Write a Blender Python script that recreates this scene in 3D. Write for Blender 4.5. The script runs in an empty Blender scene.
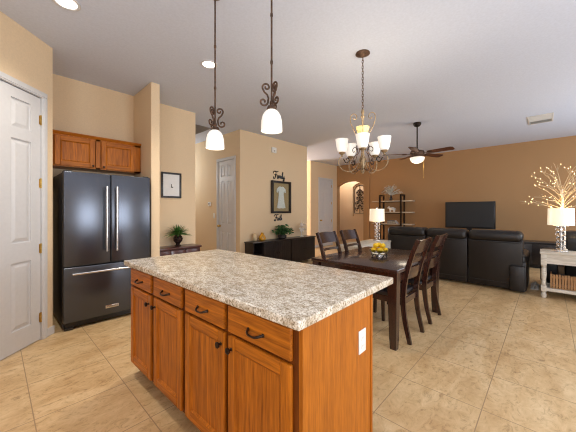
import bpy, bmesh, math, random
from mathutils import Vector, Matrix
PI = math.pi
random.seed(7)
sc = bpy.context.scene
COL = sc.collection

# ------------------------------------------------------------------ camera
H = 1.316
YAW = math.radians(46.8)
cd = bpy.data.cameras.new('camera')
cam = bpy.data.objects.new('camera', cd)
COL.objects.link(cam)
cam.location = (0, 0, H)
cam.rotation_euler = (PI/2, 0, -YAW)
cd.sensor_width = 36.0
cd.lens = 276.5/576*36.0
cd.shift_y = -5.5/576
cd.clip_start = 0.05
sc.camera = cam

# ------------------------------------------------------------------ world, light, exposure
w = bpy.data.worlds.new('sky'); sc.world = w
w.use_nodes = True
wn = w.node_tree.nodes; wl = w.node_tree.links
wn['Background'].inputs['Color'].default_value = (0.72, 0.84, 1.0, 1)
wn['Background'].inputs['Strength'].default_value = 1.0
sc.view_settings.view_transform = 'Standard'
sc.view_settings.look = 'None'
sc.view_settings.gamma = 1
sc.view_settings.exposure = 0.0
sc.view_settings.use_curve_mapping = False
sc.cycles.use_denoising = True
sc.cycles.max_bounces = 10
sc.cycles.diffuse_bounces = 6
sc.cycles.sample_clamp_indirect = 6
sc.cycles.filter_width = 1.1
sc.cycles.caustics_reflective = False
sc.cycles.caustics_refractive = False

def area(name, loc, rot, sx, sy, power, color, spread=PI):
    l = bpy.data.lights.new(name, 'AREA')
    l.shape = 'RECTANGLE'; l.size = sx; l.size_y = sy
    l.energy = power; l.color = color; l.spread = spread
    o = bpy.data.objects.new(name, l); COL.objects.link(o)
    o.location = loc; o.rotation_euler = rot
    return o
def point(name, loc, power, color, r=0.04):
    l = bpy.data.lights.new(name, 'POINT')
    l.energy = power; l.color = color; l.shadow_soft_size = r
    o = bpy.data.objects.new(name, l); COL.objects.link(o)
    o.location = loc
    return o
DAY = (0.86, 0.92, 1.0)
TILT = math.radians(12)     # light thrown up from the bright ground outside
WARM = (1.0, 0.78, 0.50)
# daylight through the glass doors and windows of the rear wall, then added fills
area('daylight_patio', (1.95, -2.6, 1.2), (PI/2+TILT, 0, 0), 1.75, 1.9, 112, DAY)
area('daylight_window', (6.6, -2.65, 1.45), (PI/2+TILT, 0, 0), 2.9, 1.3, 104, DAY)
area('kitchen_fill', (-1.35, -0.7, 1.65), (0, -PI/2-math.radians(40), 0), 1.0, 2.5, 80, DAY)  # added fill from the kitchen side, no source seen there
area('far_hall_fill', (6.6, 8.75, 1.5), (-PI/2, 0, 0), 1.1, 2.2, 125, DAY)  # added unseen fill, lifts the far ceiling and brown wall

# ------------------------------------------------------------------ materials
def s2l(c):
    return tuple(((v/255)/12.92 if v/255 <= 0.04045 else ((v/255+0.055)/1.055)**2.4) for v in c)
class NT:
    def __init__(s, name):
        s.m = bpy.data.materials.new(name); s.m.use_nodes = True
        s.t = s.m.node_tree; s.b = s.t.nodes['Principled BSDF']
    def n(s, typ, **kw):
        nd = s.t.nodes.new(typ)
        for k, v in kw.items():
            if k in nd.inputs: nd.inputs[k].default_value = v
            else: setattr(nd, k, v)
        return nd
    def l(s, a, b): s.t.links.new(a, b)
    def coord(s, scale=(1, 1, 1), loc=(0, 0, 0), kind='Object'):
        tc = s.n('ShaderNodeTexCoord'); mp = s.n('ShaderNodeMapping')
        mp.inputs['Scale'].default_value = scale; mp.inputs['Location'].default_value = loc
        s.l(tc.outputs[kind], mp.inputs['Vector']); return mp.outputs['Vector']
    def ramp(s, fac, stops):
        r = s.n('ShaderNodeValToRGB'); e = r.color_ramp.elements
        while len(e) < len(stops): e.new(0.5)
        for i, (p, c) in enumerate(stops):
            e[i].position = p; e[i].color = (*s2l(c), 1)
        s.l(fac, r.inputs['Fac']); return r.outputs['Color']
    def bump(s, h, strength=0.2, dist=0.01):
        b = s.n('ShaderNodeBump'); b.inputs['Strength'].default_value = strength
        b.inputs['Distance'].default_value = dist
        s.l(h, b.inputs['Height']); s.l(b.outputs['Normal'], s.b.inputs['Normal'])
def plain(name, c, rough=0.5, metal=0.0, var=0.06, scale=30, bump=0.0, spec=0.5, coat=0.0):
    t = NT(name); b = t.b
    b.inputs['Roughness'].default_value = rough; b.inputs['Metallic'].default_value = metal
    b.inputs['Specular IOR Level'].default_value = spec
    b.inputs['Coat Weight'].default_value = coat
    no = t.n('ShaderNodeTexNoise', Scale=scale, Detail=3.0)
    t.l(t.coord(), no.inputs['Vector'])
    lo = tuple(max(0, v*(1-var)) for v in c); hi = tuple(min(255, v*(1+var)) for v in c)
    t.l(t.ramp(no.outputs['Fac'], [(0.3, lo), (0.7, hi)]), b.inputs['Base Color'])
    if bump: t.bump(no.outputs['Fac'], bump, 0.004)
    return t.m
def wood(name, dark, light, axis='Z', rough=0.4, scale=1.0, coat=0.0, bump=0.03, spec=0.5):
    t = NT(name)
    st = {'X': (1.2, 22, 22), 'Y': (22, 1.2, 22), 'Z': (22, 22, 1.2)}[axis]
    st = tuple(v*scale for v in st)
    v = t.coord(st)
    n1 = t.n('ShaderNodeTexNoise', Scale=1.6, Detail=6.0, Roughness=0.6, Distortion=0.6)
    t.l(v, n1.inputs['Vector'])
    v2 = t.coord(tuple(x*3.2 for x in st))
    n2 = t.n('ShaderNodeTexNoise', Scale=2.0, Detail=4.0)
    t.l(v2, n2.inputs['Vector'])
    mx = t.n('ShaderNodeMath', operation='MULTIPLY_ADD'); mx.inputs[1].default_value = 0.45
    t.l(n2.outputs['Fac'], mx.inputs[0])
    sb = t.n('ShaderNodeMath', operation='MULTIPLY'); sb.inputs[1].default_value = 0.6
    t.l(n1.outputs['Fac'], sb.inputs[0]); t.l(sb.outputs[0], mx.inputs[2])
    t.l(t.ramp(mx.outputs[0], [(0.36, dark), (0.66, light)]), t.b.inputs['Base Color'])
    t.b.inputs['Roughness'].default_value = rough; t.b.inputs['Coat Weight'].default_value = coat
    t.b.inputs['Coat Roughness'].default_value = 0.08
    t.b.inputs['Specular IOR Level'].default_value = spec
    if bump: t.bump(mx.outputs[0], bump, 0.003)
    return t.m
def glow(name, c, strength, base=(240, 235, 225)):
    t = NT(name); b = t.b
    no = t.n('ShaderNodeTexNoise', Scale=18.0, Detail=2.0); t.l(t.coord(), no.inputs['Vector'])
    lo = tuple(v*0.94 for v in c)
    cr = t.ramp(no.outputs['Fac'], [(0.3, lo), (0.7, c)])
    b.inputs['Base Color'].default_value = (*s2l(base), 1)
    t.l(cr, b.inputs['Emission Color']); b.inputs['Emission Strength'].default_value = strength
    b.inputs['Roughness'].default_value = 0.3
    return t.m
def glass(name, c=(255, 255, 255), rough=0.02, alpha=None):
    t = NT(name); b = t.b
    b.inputs['Base Color'].default_value = (*s2l(c), 1); b.inputs['Roughness'].default_value = rough
    b.inputs['Transmission Weight'].default_value = 1.0; b.inputs['IOR'].default_value = 1.45
    no = t.n('ShaderNodeTexNoise', Scale=6.0); t.l(t.coord(), no.inputs['Vector']); t.bump(no.outputs['Fac'], 0.02)
    return t.m

M = {}
M['wall'] = plain('beige_paint', (224, 199, 164), 0.75, var=0.015, scale=60, bump=0.12, spec=0.2)
M['brownwall'] = plain('brown_paint', (168, 131, 92), 0.75, var=0.02, scale=60, bump=0.12, spec=0.2)
M['ceiling'] = plain('ceiling_paint', (206, 212, 226), 0.85, var=0.015, scale=45, bump=0.1, spec=0.1)
M['white'] = plain('white_paint', (204, 203, 203), 0.4, var=0.01)
M['oak'] = wood('honey_oak', (126, 64, 8), (200, 116, 26), 'Z', 0.42, coat=0.05, spec=0.3)
M['oakh'] = wood('honey_oak_horizontal', (126, 64, 8), (200, 116, 26), 'Y', 0.42, coat=0.05, spec=0.3)
M['oakx'] = wood('honey_oak_across', (126, 64, 8), (200, 116, 26), 'X', 0.42, coat=0.05, spec=0.3)
M['oakp'] = wood('oak_end_veneer', (140, 76, 12), (186, 108, 26), 'Z', 0.45, scale=1.5, spec=0.25)
M['oakshade'] = wood('shaded_oak', (84, 38, 8), (128, 66, 16), 'Z', 0.45, spec=0.3)  # oak with the shade between the island fronts put into its colour
M['toe'] = wood('dark_toe_kick', (60, 32, 12), (90, 52, 22), 'Y', 0.6)
M['espresso'] = wood('espresso_wood', (34, 17, 13), (62, 34, 26), 'Z', 0.25, coat=0.5, bump=0.03)
M['espressox'] = wood('espresso_table_top', (36, 18, 14), (60, 34, 26), 'X', 0.26, coat=0.25, bump=0.02)
M['redwood'] = wood('dark_cherry_wood', (52, 22, 18), (86, 42, 34), 'X', 0.3, coat=0.3)
M['blackwood'] = wood('black_stained_wood', (20, 16, 16), (40, 33, 33), 'Z', 0.35, coat=0.2)
M['whitewash'] = wood('whitewashed_wood', (176, 168, 154), (226, 220, 208), 'Y', 0.55)
M['slat'] = wood('brown_slat_wood', (128, 90, 54), (178, 134, 88), 'Z', 0.6)
M['shelf'] = wood('greyed_shelf_wood', (164, 146, 124), (198, 182, 158), 'Y', 0.5)
M['leather'] = plain('dark_brown_leather', (23, 17, 15), 0.42, var=0.12, scale=14, bump=0.15)
M['leatherblk'] = plain('black_leather', (20, 18, 19), 0.36, var=0.12, scale=14, bump=0.15)
M['seatpad'] = plain('dark_seat_leather', (34, 30, 32), 0.3, var=0.08)
M['bronze'] = plain('oil_rubbed_bronze', (84, 62, 48), 0.5, metal=0.5, var=0.25, scale=40)
M['darkmetal'] = plain('dark_bronze_metal', (46, 38, 33), 0.4, metal=0.8, var=0.2, scale=40)
M['gold'] = plain('antique_gold_iron', (150, 128, 98), 0.45, metal=0.5, var=0.3, scale=60)
M['amber'] = glow('amber_cup', (226, 200, 140), 0.12, (206, 182, 122))
M['brass'] = plain('brass', (200, 165, 90), 0.3, metal=1.0, var=0.1)
M['chrome'] = plain('brushed_steel', (214, 212, 210), 0.25, metal=1.0, var=0.04)
M['knob'] = plain('dark_pewter', (58, 44, 36), 0.35, metal=0.8, var=0.2)
M['fanblade'] = wood('fan_blade_wood', (64, 36, 24), (98, 60, 40), 'X', 0.65, spec=0.15)
M['shade'] = glow('lit_opal_glass', (255, 250, 240), 0.42)
M['bowl'] = glow('lit_fan_bowl', (255, 246, 228), 0.6)
M['lampshade'] = glow('lit_linen_shade', (255, 236, 196), 0.62, (236, 228, 212))
M['led'] = glow('warm_led', (255, 216, 140), 3.5)
M['can'] = glow('recessed_lamp', (255, 246, 235), 5.0)
M['crystal'] = glass('clear_crystal')
M['amberglass'] = plain('amber_glass_glaze', (196, 140, 30), 0.12, var=0.3, scale=14, coat=0.6)
def clear_pane(name):
    t = NT(name); out = t.t.nodes['Material Output']
    tr = t.n('ShaderNodeBsdfTransparent'); gl = t.n('ShaderNodeBsdfGlossy'); gl.inputs['Roughness'].default_value = 0.02
    mx = t.n('ShaderNodeMixShader'); mx.inputs[0].default_value = 0.035
    no = t.n('ShaderNodeTexNoise', Scale=3.0); t.l(t.coord(), no.inputs['Vector'])
    t.l(t.ramp(no.outputs['Fac'], [(0.3, (248, 252, 250)), (0.7, (252, 254, 253))]), tr.inputs['Color'])
    t.l(tr.outputs[0], mx.inputs[1]); t.l(gl.outputs[0], mx.inputs[2])
    t.l(mx.outputs[0], out.inputs['Surface']); return t.m
M['pane'] = clear_pane('window_glass')
M['bowlglass'] = glass('bowl_glass', (250, 252, 250))
M['lemon'] = plain('lemon_peel', (244, 196, 22), 0.4, var=0.06, scale=60, bump=0.2)
M['blackplastic'] = plain('black_plastic', (18, 18, 20), 0.35, var=0.05)
M['screen'] = plain('tv_screen', (44, 44, 45), 0.4, var=0.02, spec=0.3)
M['frameblk'] = wood('black_picture_frame', (20, 16, 14), (40, 32, 28), 'Z', 0.35)
M['mat'] = plain('white_mat_board', (228, 226, 222), 0.8, var=0.01)
M['burlap'] = plain('tan_backing_cloth', (176, 150, 112), 0.9, var=0.12, scale=200, bump=0.2)
M['gown'] = plain('white_gown_cloth', (232, 230, 228), 0.8, var=0.03)
M['plastic'] = plain('white_plastic', (232, 230, 224), 0.4, var=0.01)
M['greyplastic'] = plain('grey_plastic', (150, 150, 148), 0.4, var=0.02)
M['leaf'] = plain('green_leaf', (70, 112, 44), 0.45, var=0.35, scale=25)
M['leaf2'] = plain('deep_green_leaf', (56, 92, 50), 0.4, var=0.4, scale=25)
M['urn'] = plain('dark_urn_glaze', (40, 28, 24), 0.2, var=0.3, scale=20)
M['pot'] = plain('dark_planter', (44, 38, 34), 0.5)
M['silver'] = plain('silver_leaf', (206, 207, 198), 0.5, var=0.12, scale=50)
M['pages'] = plain('slate_book_cloth', (92, 100, 106), 0.7, var=0.15)
M['pages2'] = plain('cream_book_cloth', (178, 168, 150), 0.7, var=0.15)
M['ceramic'] = plain('white_ceramic', (226, 222, 216), 0.3, var=0.03)
M['twig'] = plain('pale_birch_twig', (196, 170, 132), 0.6, var=0.15)
M['trunk'] = plain('white_birch_trunk', (222, 206, 186), 0.6, var=0.15)
M['cloth'] = plain('rumpled_white_cloth', (214, 208, 198), 0.9, var=0.06, scale=40, bump=0.3)
M['vent'] = plain('painted_vent', (206, 202, 196), 0.5, var=0.02)
M['ventgrey'] = plain('grey_vent_slat', (128, 122, 118), 0.5, var=0.02)
M['ventdark'] = plain('vent_shadow_duct', (52, 48, 46), 0.8)
M['iron'] = plain('wrought_iron_scroll', (64, 46, 34), 0.5, metal=0.5, var=0.3, scale=30)
M['petal'] = plain('white_petal', (238, 230, 222), 0.7, var=0.03)
M['creamjar'] = plain('cream_jar', (214, 190, 150), 0.4, var=0.04)

def mk_fridge(name, c):
    t = NT(name)
    no = t.n('ShaderNodeTexNoise', Scale=2.0, Detail=3.0); t.l(t.coord((60, 60, 1.5)), no.inputs['Vector'])
    t.l(t.ramp(no.outputs['Fac'], [(0.3, tuple(v*0.985 for v in c)), (0.7, tuple(v*1.015 for v in c))]), t.b.inputs['Base Color'])
    t.b.inputs['Metallic'].default_value = 0.85; t.b.inputs['Roughness'].default_value = 0.27
    return t.m
M['fridge'] = mk_fridge('black_stainless', (88, 91, 99))
M['fridgeside'] = plain('fridge_side_charcoal', (58, 56, 58), 0.4, metal=0.3, var=0.05)

def mk_floor():
    t = NT('travertine_tile')
    v = t.coord()
    br = t.n('ShaderNodeTexBrick', offset=0.0, squash=1.0)
    br.offset_frequency = 1
    mp = t.coord((1, 1, 1), (0.508*10-0.175, 0.508*10-0.318, 0))
    t.l(mp, br.inputs['Vector'])
    br.inputs['Scale'].default_value = 1.0
    br.inputs['Brick Width'].default_value = 0.508; br.inputs['Row Height'].default_value = 0.508
    br.inputs['Mortar Size'].default_value = 0.0032; br.inputs['Mortar Smooth'].default_value = 0.3
    br.inputs['Color1'].default_value = (1, 1, 1, 1); br.inputs['Color2'].default_value = (0.93, 0.93, 0.93, 1)
    br.inputs['Mortar'].default_value = (0, 0, 0, 1)
    # cloudy veining
    n1 = t.n('ShaderNodeTexNoise', Scale=2.2, Detail=8.0, Roughness=0.62, Distortion=0.8)
    t.l(t.coord((1, 2.2, 1)), n1.inputs['Vector'])
    n2 = t.n('ShaderNodeTexNoise', Scale=11.0, Detail=9.0, Roughness=0.78, Distortion=1.2)
    t.l(t.coord((1, 1.6, 1), (3, 1, 0)), n2.inputs['Vector'])
    c1 = t.ramp(n1.outputs['Fac'], [(0.3, (204, 170, 126)), (0.5, (222, 193, 150)), (0.72, (236, 212, 174))])
    c2 = t.ramp(n2.outputs['Fac'], [(0.32, (158, 130, 94)), (0.46, (232, 222, 204)), (0.72, (255, 252, 246))])
    mx = t.n('ShaderNodeMix', data_type='RGBA', blend_type='MULTIPLY'); mx.inputs[0].default_value = 0.82
    t.l(c1, mx.inputs[6]); t.l(c2, mx.inputs[7])
    m2 = t.n('ShaderNodeMix', data_type='RGBA', blend_type='MULTIPLY'); m2.inputs[0].default_value = 0.5
    t.l(mx.outputs[2], m2.inputs[6]); t.l(br.outputs['Color'], m2.inputs[7])
    m3 = t.n('ShaderNodeMix', data_type='RGBA'); t.l(br.outputs['Fac'], m3.inputs[0])
    t.l(m2.outputs[2], m3.inputs[6]); m3.inputs[7].default_value = (*s2l((160, 130, 96)), 1)
    t.l(m3.outputs[2], t.b.inputs['Base Color'])
    t.b.inputs['Roughness'].default_value = 0.36
    inv = t.n('ShaderNodeMath', operation='SUBTRACT'); inv.inputs[0].default_value = 1.0
    t.l(br.outputs['Fac'], inv.inputs[1]); t.bump(inv.outputs[0], 0.3, 0.003)
    return t.m
M['floor'] = mk_floor()
def mk_granite():
    t = NT('speckled_granite')
    v = t.coord((1.7, 1, 1))
    n1 = t.n('ShaderNodeTexNoise', Scale=58.0, Detail=6.0, Roughness=0.7, Distortion=0.5); t.l(v, n1.inputs['Vector'])
    n2 = t.n('ShaderNodeTexNoise', Scale=130.0, Detail=4.0, Roughness=0.6); t.l(v, n2.inputs['Vector'])
    n3 = t.n('ShaderNodeTexNoise', Scale=17.0, Detail=3.0); t.l(v, n3.inputs['Vector'])
    c1 = t.ramp(n1.outputs['Fac'], [(0.30, (96, 82, 68)), (0.40, (184, 170, 150)), (0.50, (230, 222, 208)), (0.64, (250, 247, 242))])
    c2 = t.ramp(n2.outputs['Fac'], [(0.30, (40, 34, 32)), (0.39, (170, 158, 142)), (0.48, (255, 255, 255))])
    c3 = t.ramp(n3.outputs['Fac'], [(0.36, (196, 178, 150)), (0.60, (252, 248, 240))])
    a = t.n('ShaderNodeMix', data_type='RGBA', blend_type='MULTIPLY'); a.inputs[0].default_value = 0.85
    t.l(c1, a.inputs[6]); t.l(c2, a.inputs[7])
    b = t.n('ShaderNodeMix', data_type='RGBA', blend_type='MULTIPLY'); b.inputs[0].default_value = 0.7
    t.l(a.outputs[2], b.inputs[6]); t.l(c3, b.inputs[7])
    t.l(b.outputs[2], t.b.inputs['Base Color'])
    t.b.inputs['Roughness'].default_value = 0.22
    return t.m
M['granite'] = mk_granite()

# ------------------------------------------------------------------ mesh helpers
class MB:
    def __init__(s): s.bm = bmesh.new()
    def _merge(s, b2, mat=None):
        if mat is not None: bmesh.ops.transform(b2, matrix=mat, verts=b2.verts)
        me = bpy.data.meshes.new('t'); b2.to_mesh(me); b2.free(); s.bm.from_mesh(me); bpy.data.meshes.remove(me)
        return s
    def box(s, x0, x1, y0, y1, z0, z1, bev=0.0, seg=2, mat=None, crown=0):
        b = bmesh.new(); bmesh.ops.create_cube(b, size=1)
        bmesh.ops.transform(b, matrix=Matrix.Translation(((x0+x1)/2, (y0+y1)/2, (z0+z1)/2)) @ Matrix.Diagonal((abs(x1-x0), abs(y1-y0), abs(z1-z0), 1)), verts=b.verts)
        if bev: bmesh.ops.bevel(b, geom=list(b.edges), offset=bev, segments=seg, profile=0.5, affect='EDGES')
        return s._merge(b, mat)
    def prism(s, poly, axis, a, c, mat=None, bev=0.0):
        b = bmesh.new()
        def P(u, v, t): return {'X': (t, u, v), 'Y': (u, t, v), 'Z': (u, v, t)}[axis]
        lo = [b.verts.new(P(u, v, a)) for u, v in poly]; hi = [b.verts.new(P(u, v, c)) for u, v in poly]
        b.faces.new(lo); b.faces.new(hi[::-1]); n = len(poly)
        for i in range(n): b.faces.new((lo[i], hi[i], hi[(i+1) % n], lo[(i+1) % n]))
        bmesh.ops.recalc_face_normals(b, faces=b.faces)
        if bev: bmesh.ops.bevel(b, geom=list(b.edges), offset=bev, segments=2, profile=0.5, affect='EDGES')
        return s._merge(b, mat)
    def lathe(s, prof, n=24, loc=(0, 0, 0), mat=None):
        b = bmesh.new(); rings = []
        for r, z in prof:
            if r < 1e-6: rings.append([b.verts.new((0, 0, z))])
            else: rings.append([b.verts.new((r*math.cos(2*PI*i/n), r*math.sin(2*PI*i/n), z)) for i in range(n)])
        for A, B in zip(rings, rings[1:]):
            for i in range(n):
                j = (i+1) % n
                if len(A) == 1 and len(B) == 1: continue
                if len(A) == 1: b.faces.new((A[0], B[i], B[j]))
                elif len(B) == 1: b.faces.new((A[i], A[j], B[0]))
                else: b.faces.new((A[i], A[j], B[j], B[i]))
        for R in (rings[0], rings[-1]):
            if len(R) > 1: b.faces.new(R)
        bmesh.ops.recalc_face_normals(b, faces=b.faces)
        m = Matrix.Translation(loc)
        return s._merge(b, m if mat is None else mat @ m)
    def shell(s, prof, n=28, th=0.003, loc=(0, 0, 0)):
        """open vessel: outer profile bottom->top, with an inner wall"""
        inner = [(max(r-th, 0), z+(th if i == 0 else 0)) for i, (r, z) in enumerate(prof)][::-1]
        return s.lathe(prof+inner, n, loc)
    def tube(s, pts, r, n=8, closed=False, mat=None, cap=True):
        b = bmesh.new(); pts = [Vector(p) for p in pts]; N = len(pts)
        rs = r if isinstance(r, (list, tuple)) else [r]*N
        rings = []; prev = None
        for i, p in enumerate(pts):
            if closed: t = pts[(i+1) % N]-pts[i-1]
            else: t = pts[min(i+1, N-1)]-pts[max(i-1, 0)]
            if t.length < 1e-9: t = Vector((0, 0, 1))
            t.normalize()
            if prev is None:
                a = Vector((0, 0, 1)) if abs(t.z) < 0.9 else Vector((1, 0, 0))
                u = t.cross(a).normalized()
            else:
                u = (prev-t*prev.dot(t))
                if u.length < 1e-6: u = t.orthogonal()
                u.normalize()
            prev = u; v = t.cross(u)
            rings.append([b.verts.new(p+(u*math.cos(2*PI*k/n)+v*math.sin(2*PI*k/n))*rs[i]) for k in range(n)])
        pairs = list(zip(rings, rings[1:]))
        if closed: pairs.append((rings[-1], rings[0]))
        for A, B in pairs:
            for k in range(n): b.faces.new((A[k], A[(k+1) % n], B[(k+1) % n], B[k]))
        if not closed and cap: b.faces.new(rings[0][::-1]); b.faces.new(rings[-1])
        bmesh.ops.recalc_face_normals(b, faces=b.faces)
        return s._merge(b, mat)
    def strip(s, pts, wx, wd, mat=None):
        """rectangular bar swept in the YZ plane; wx width along X, wd depth in-plane (scalar or list)"""
        b = bmesh.new(); N = len(pts); pts = [Vector(p) for p in pts]
        ds = wd if isinstance(wd, (list, tuple)) else [wd]*N
        rings = []
        for i, p in enumerate(pts):
            t = (pts[min(i+1, N-1)]-pts[max(i-1, 0)]).normalized()
            nrm = Vector((1, 0, 0)).cross(t).normalized()
            h = wx/2; d = ds[i]/2
            rings.append([b.verts.new(p+Vector((a*h, 0, 0))+nrm*c*d) for a, c in ((-1, -1), (1, -1), (1, 1), (-1, 1))])
        for A, B in zip(rings, rings[1:]):
            for k in range(4): b.faces.new((A[k], A[(k+1) % 4], B[(k+1) % 4], B[k]))
        b.faces.new(rings[0][::-1]); b.faces.new(rings[-1])
        bmesh.ops.recalc_face_normals(b, faces=b.faces)
        return s._merge(b, mat)
    def ball(s, c, r, scale=(1, 1, 1), seg=16, mat=None):
        b = bmesh.new(); bmesh.ops.create_uvsphere(b, u_segments=seg, v_segments=max(6, seg//2), radius=r)
        m = Matrix.Translation(c) @ (mat or Matrix.Identity(4)) @ Matrix.Diagonal((*scale, 1))
        return s._merge(b, m)
    def poly(s, pts):
        vs = [s.bm.verts.new(p) for p in pts]; s.bm.faces.new(vs); return s
    def build(s, name, mat, parent=None, smooth=35, loc=None, rot=None):
        me = bpy.data.meshes.new(name); s.bm.to_mesh(me); s.bm.free()
        o = bpy.data.objects.new(name, me); COL.objects.link(o)
        me.materials.append(M[mat] if isinstance(mat, str) else mat)
        if smooth:
            for p in me.polygons: p.use_smooth = True
            me.set_sharp_from_angle(angle=math.radians(smooth))
        if parent is not None: o.parent = parent
        if loc is not None: o.location = loc
        if rot is not None: o.rotation_euler = rot
        return o
def tag(o, label=None, cat=None, group=None, kind=None):
    if label: o['label'] = label
    if cat: o['category'] = cat
    if group: o['group'] = group
    if kind: o['kind'] = kind
    return o
def thing(name, loc, label, cat, group=None, rz=0):
    o = bpy.data.objects.new(name, None); COL.objects.link(o)
    o.empty_display_size = 0.1
    o.location = loc; o.rotation_euler = (0, 0, rz)
    return tag(o, label, cat, group)
def copy_tree(o, loc=None, rz=None, label=None, parent=None):
    c = o.copy(); COL.objects.link(c)
    if parent is not None:
        c.parent = parent; c.matrix_parent_inverse = o.matrix_parent_inverse.copy()
    if loc is not None: c.location = loc
    if rz is not None: c.rotation_euler = (0, 0, rz)
    if label: c['label'] = label
    for ch in list(o.children): copy_tree(ch, parent=c)
    return c
def struct(o): o['kind'] = 'structure'; return o
def RZ(a): return Matrix.Rotation(a, 4, 'Z')
def T(x, y, z): return Matrix.Translation((x, y, z))

# ================================================================== SETTING
CZ = 3.05
XTV, YPIC, YPL, YCL = 9.16, 4.785, 4.57, 5.99
struct(MB().box(-1.9, 11.4, -3.3, 9.0, -0.12, 0.0).build('floor', 'floor', smooth=0))
struct(MB().box(-1.9, 11.4, -3.3, 9.0, CZ, CZ+0.15).build('ceiling', 'ceiling', smooth=0))
def wall(name, x0, x1, y0, y1, mat='wall', z0=0, z1=CZ):
    return struct(MB().box(x0, x1, y0, y1, z0, z1).build(name, mat, smooth=0))
E = (0.432, 3.858)                       # end of the diagonal pantry wall
r2 = math.sqrt(0.5)
# pantry wall (45 degrees): local x runs along the wall away from its right-hand end
MD = Matrix.Translation((E[0], E[1], 0)) @ RZ(math.radians(225))
DA, DB = 0.147, 0.865                    # door opening along the wall
b = MB()
th = 0.11
b.box(0, DA-0.012, -th, 0, 0, CZ, mat=MD); b.box(DB+0.012, 1.25, -th, 0, 0, CZ, mat=MD)
b.box(DA-0.012, DB+0.012, -th, 0, 2.46, CZ, mat=MD)
struct(b.build('wall_pantry', 'wall', smooth=0))
wall('wall_kitchen', -1.75, E[0]-1.25*r2+0.02, E[1]-1.25*r2, E[1]-1.25*r2+0.11)
b = MB(); xa = -1.75
b.box(xa, xa+0.1, -3.2, -2.0, 0, CZ); b.box(xa, xa+0.1, 0.6, 2.98, 0, CZ)
b.box(xa, xa+0.1, -2.0, 0.6, 0, 1.05); b.box(xa, xa+0.1, -2.0, 0.6, 2.25, CZ)
struct(b.build('wall_sink', 'wall', smooth=0))
wall('wall_alcove_left', E[0]-0.10, E[0], E[1]+0.005, YPL)
wall('wall_alcove', 0.3, 2.46, YPL, YPL+0.12)
b = MB(); b.box(1.45, 1.565, 3.885, YPL, 0, CZ, bev=0.008)
struct(b.build('wall_partition', 'wall', smooth=0))
wall('wall_hall_left', 2.34, 2.46, YPL+0.12, 9.0)
b = MB()                                   # wall with the hall door
HD0, HD1 = 5.00, 5.61
b.box(3.6, 3.72, YPIC+0.12, HD0-0.02, 0, CZ); b.box(3.6, 3.72, HD1+0.02, 9.0, 0, CZ)
b.box(3.6, 3.72, HD0-0.02, HD1+0.02, 2.46, CZ)
struct(b.build('wall_hall', 'wall', smooth=0))
wall('wall_picture', 3.6, 5.85, YPIC, YPIC+0.12)
wall('wall_hall_return', 5.73, 5.85, YPIC+0.12, 9.0)
b = MB().box(2.34, 6.0, 8.9, 9.0, 0, CZ).box(7.2, 7.64, 8.9, 9.0, 0, CZ).box(6.0, 7.2, 8.9, 9.0, 2.65, CZ).box(6.0, 7.2, 8.9, 9.0, 0, 0.3)
struct(b.build('wall_entry', 'wall', smooth=0))
b = MB()                                   # closet block with door
CD0, CD1 = 8.03, 8.80
b.box(7.52, CD0-0.02, YCL, YCL+0.12, 0, CZ); b.box(CD1+0.02, XTV-0.001, YCL, YCL+0.12, 0, CZ)
b.box(CD0-0.02, CD1+0.02, YCL, YCL+0.12, 2.46, CZ)
struct(b.build('wall_closet', 'wall', smooth=0))
wall('wall_closet_side', 7.52, 7.64, YCL+0.12, 9.0)
# brown television wall, with the arched opening
AY0, AY1 = 4.86, 5.985
b = MB(); b.box(XTV+0.04, XTV+0.2, -3.2, 4.63, 0, CZ)
struct(b.build('wall_television', 'brownwall', smooth=0))
b = MB()
b.box(XTV, XTV+0.2, 4.63, AY0, 0, CZ)
b.box(XTV, XTV+0.2, AY1, 6.8, 0, CZ)
arc = []
ym = (AY0+AY1)/2; hw = (AY1-AY0)/2; rise = 0.17; zs = 2.25
R_ = (hw*hw+rise*rise)/(2*rise); a0 = math.asin(hw/R_)
for i in range(21):
    a = -a0+2*a0*i/20
    arc.append((ym+R_*math.sin(a), zs+rise-R_+R_*math.cos(a)))
for (ya, za), (yb, zb) in zip(arc, arc[1:]):
    b.prism([(ya, za), (yb, zb), (yb, CZ), (ya, CZ)], 'X', XTV, XTV+0.2)
struct(b.build('wall_arch', 'brownwall', smooth=0))
# passage behind the arch: pale wall with its own arched art recess
XP = 10.35
NY0, NY1, NZ0, NZ1 = 5.40, 5.98, 1.09, 2.28
b = MB()
b.box(XP+0.09, XP+0.16, 2.5, 7.5, 0, CZ)
b.box(XP, XP+0.09, 2.5, NY0, 0, CZ); b.box(XP, XP+0.09, NY1, 7.5, 0, CZ)
b.box(XP, XP+0.09, NY0, NY1, 0, NZ0)
nm = (NY0+NY1)/2; nh = (NY1-NY0)/2; nr = 0.17
R2 = (nh*nh+nr*nr)/(2*nr); na = math.asin(nh/R2); arc2 = []
for i in range(15):
    a = -na+2*na*i/14
    arc2.append((nm+R2*math.sin(a), NZ1+nr-R2+R2*math.cos(a)))
for (ya, za), (yb, zb) in zip(arc2, arc2[1:]):
    b.prism([(ya, za), (yb, zb), (yb, CZ), (ya, CZ)], 'X', XP, XP+0.09)
struct(b.build('wall_passage', 'wall', smooth=0))
wall('wall_passage_side', XTV+0.2, XP, 6.62, 6.74)
wall('wall_passage_end', XTV+0.2, XP, 2.5, 2.6)
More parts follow.
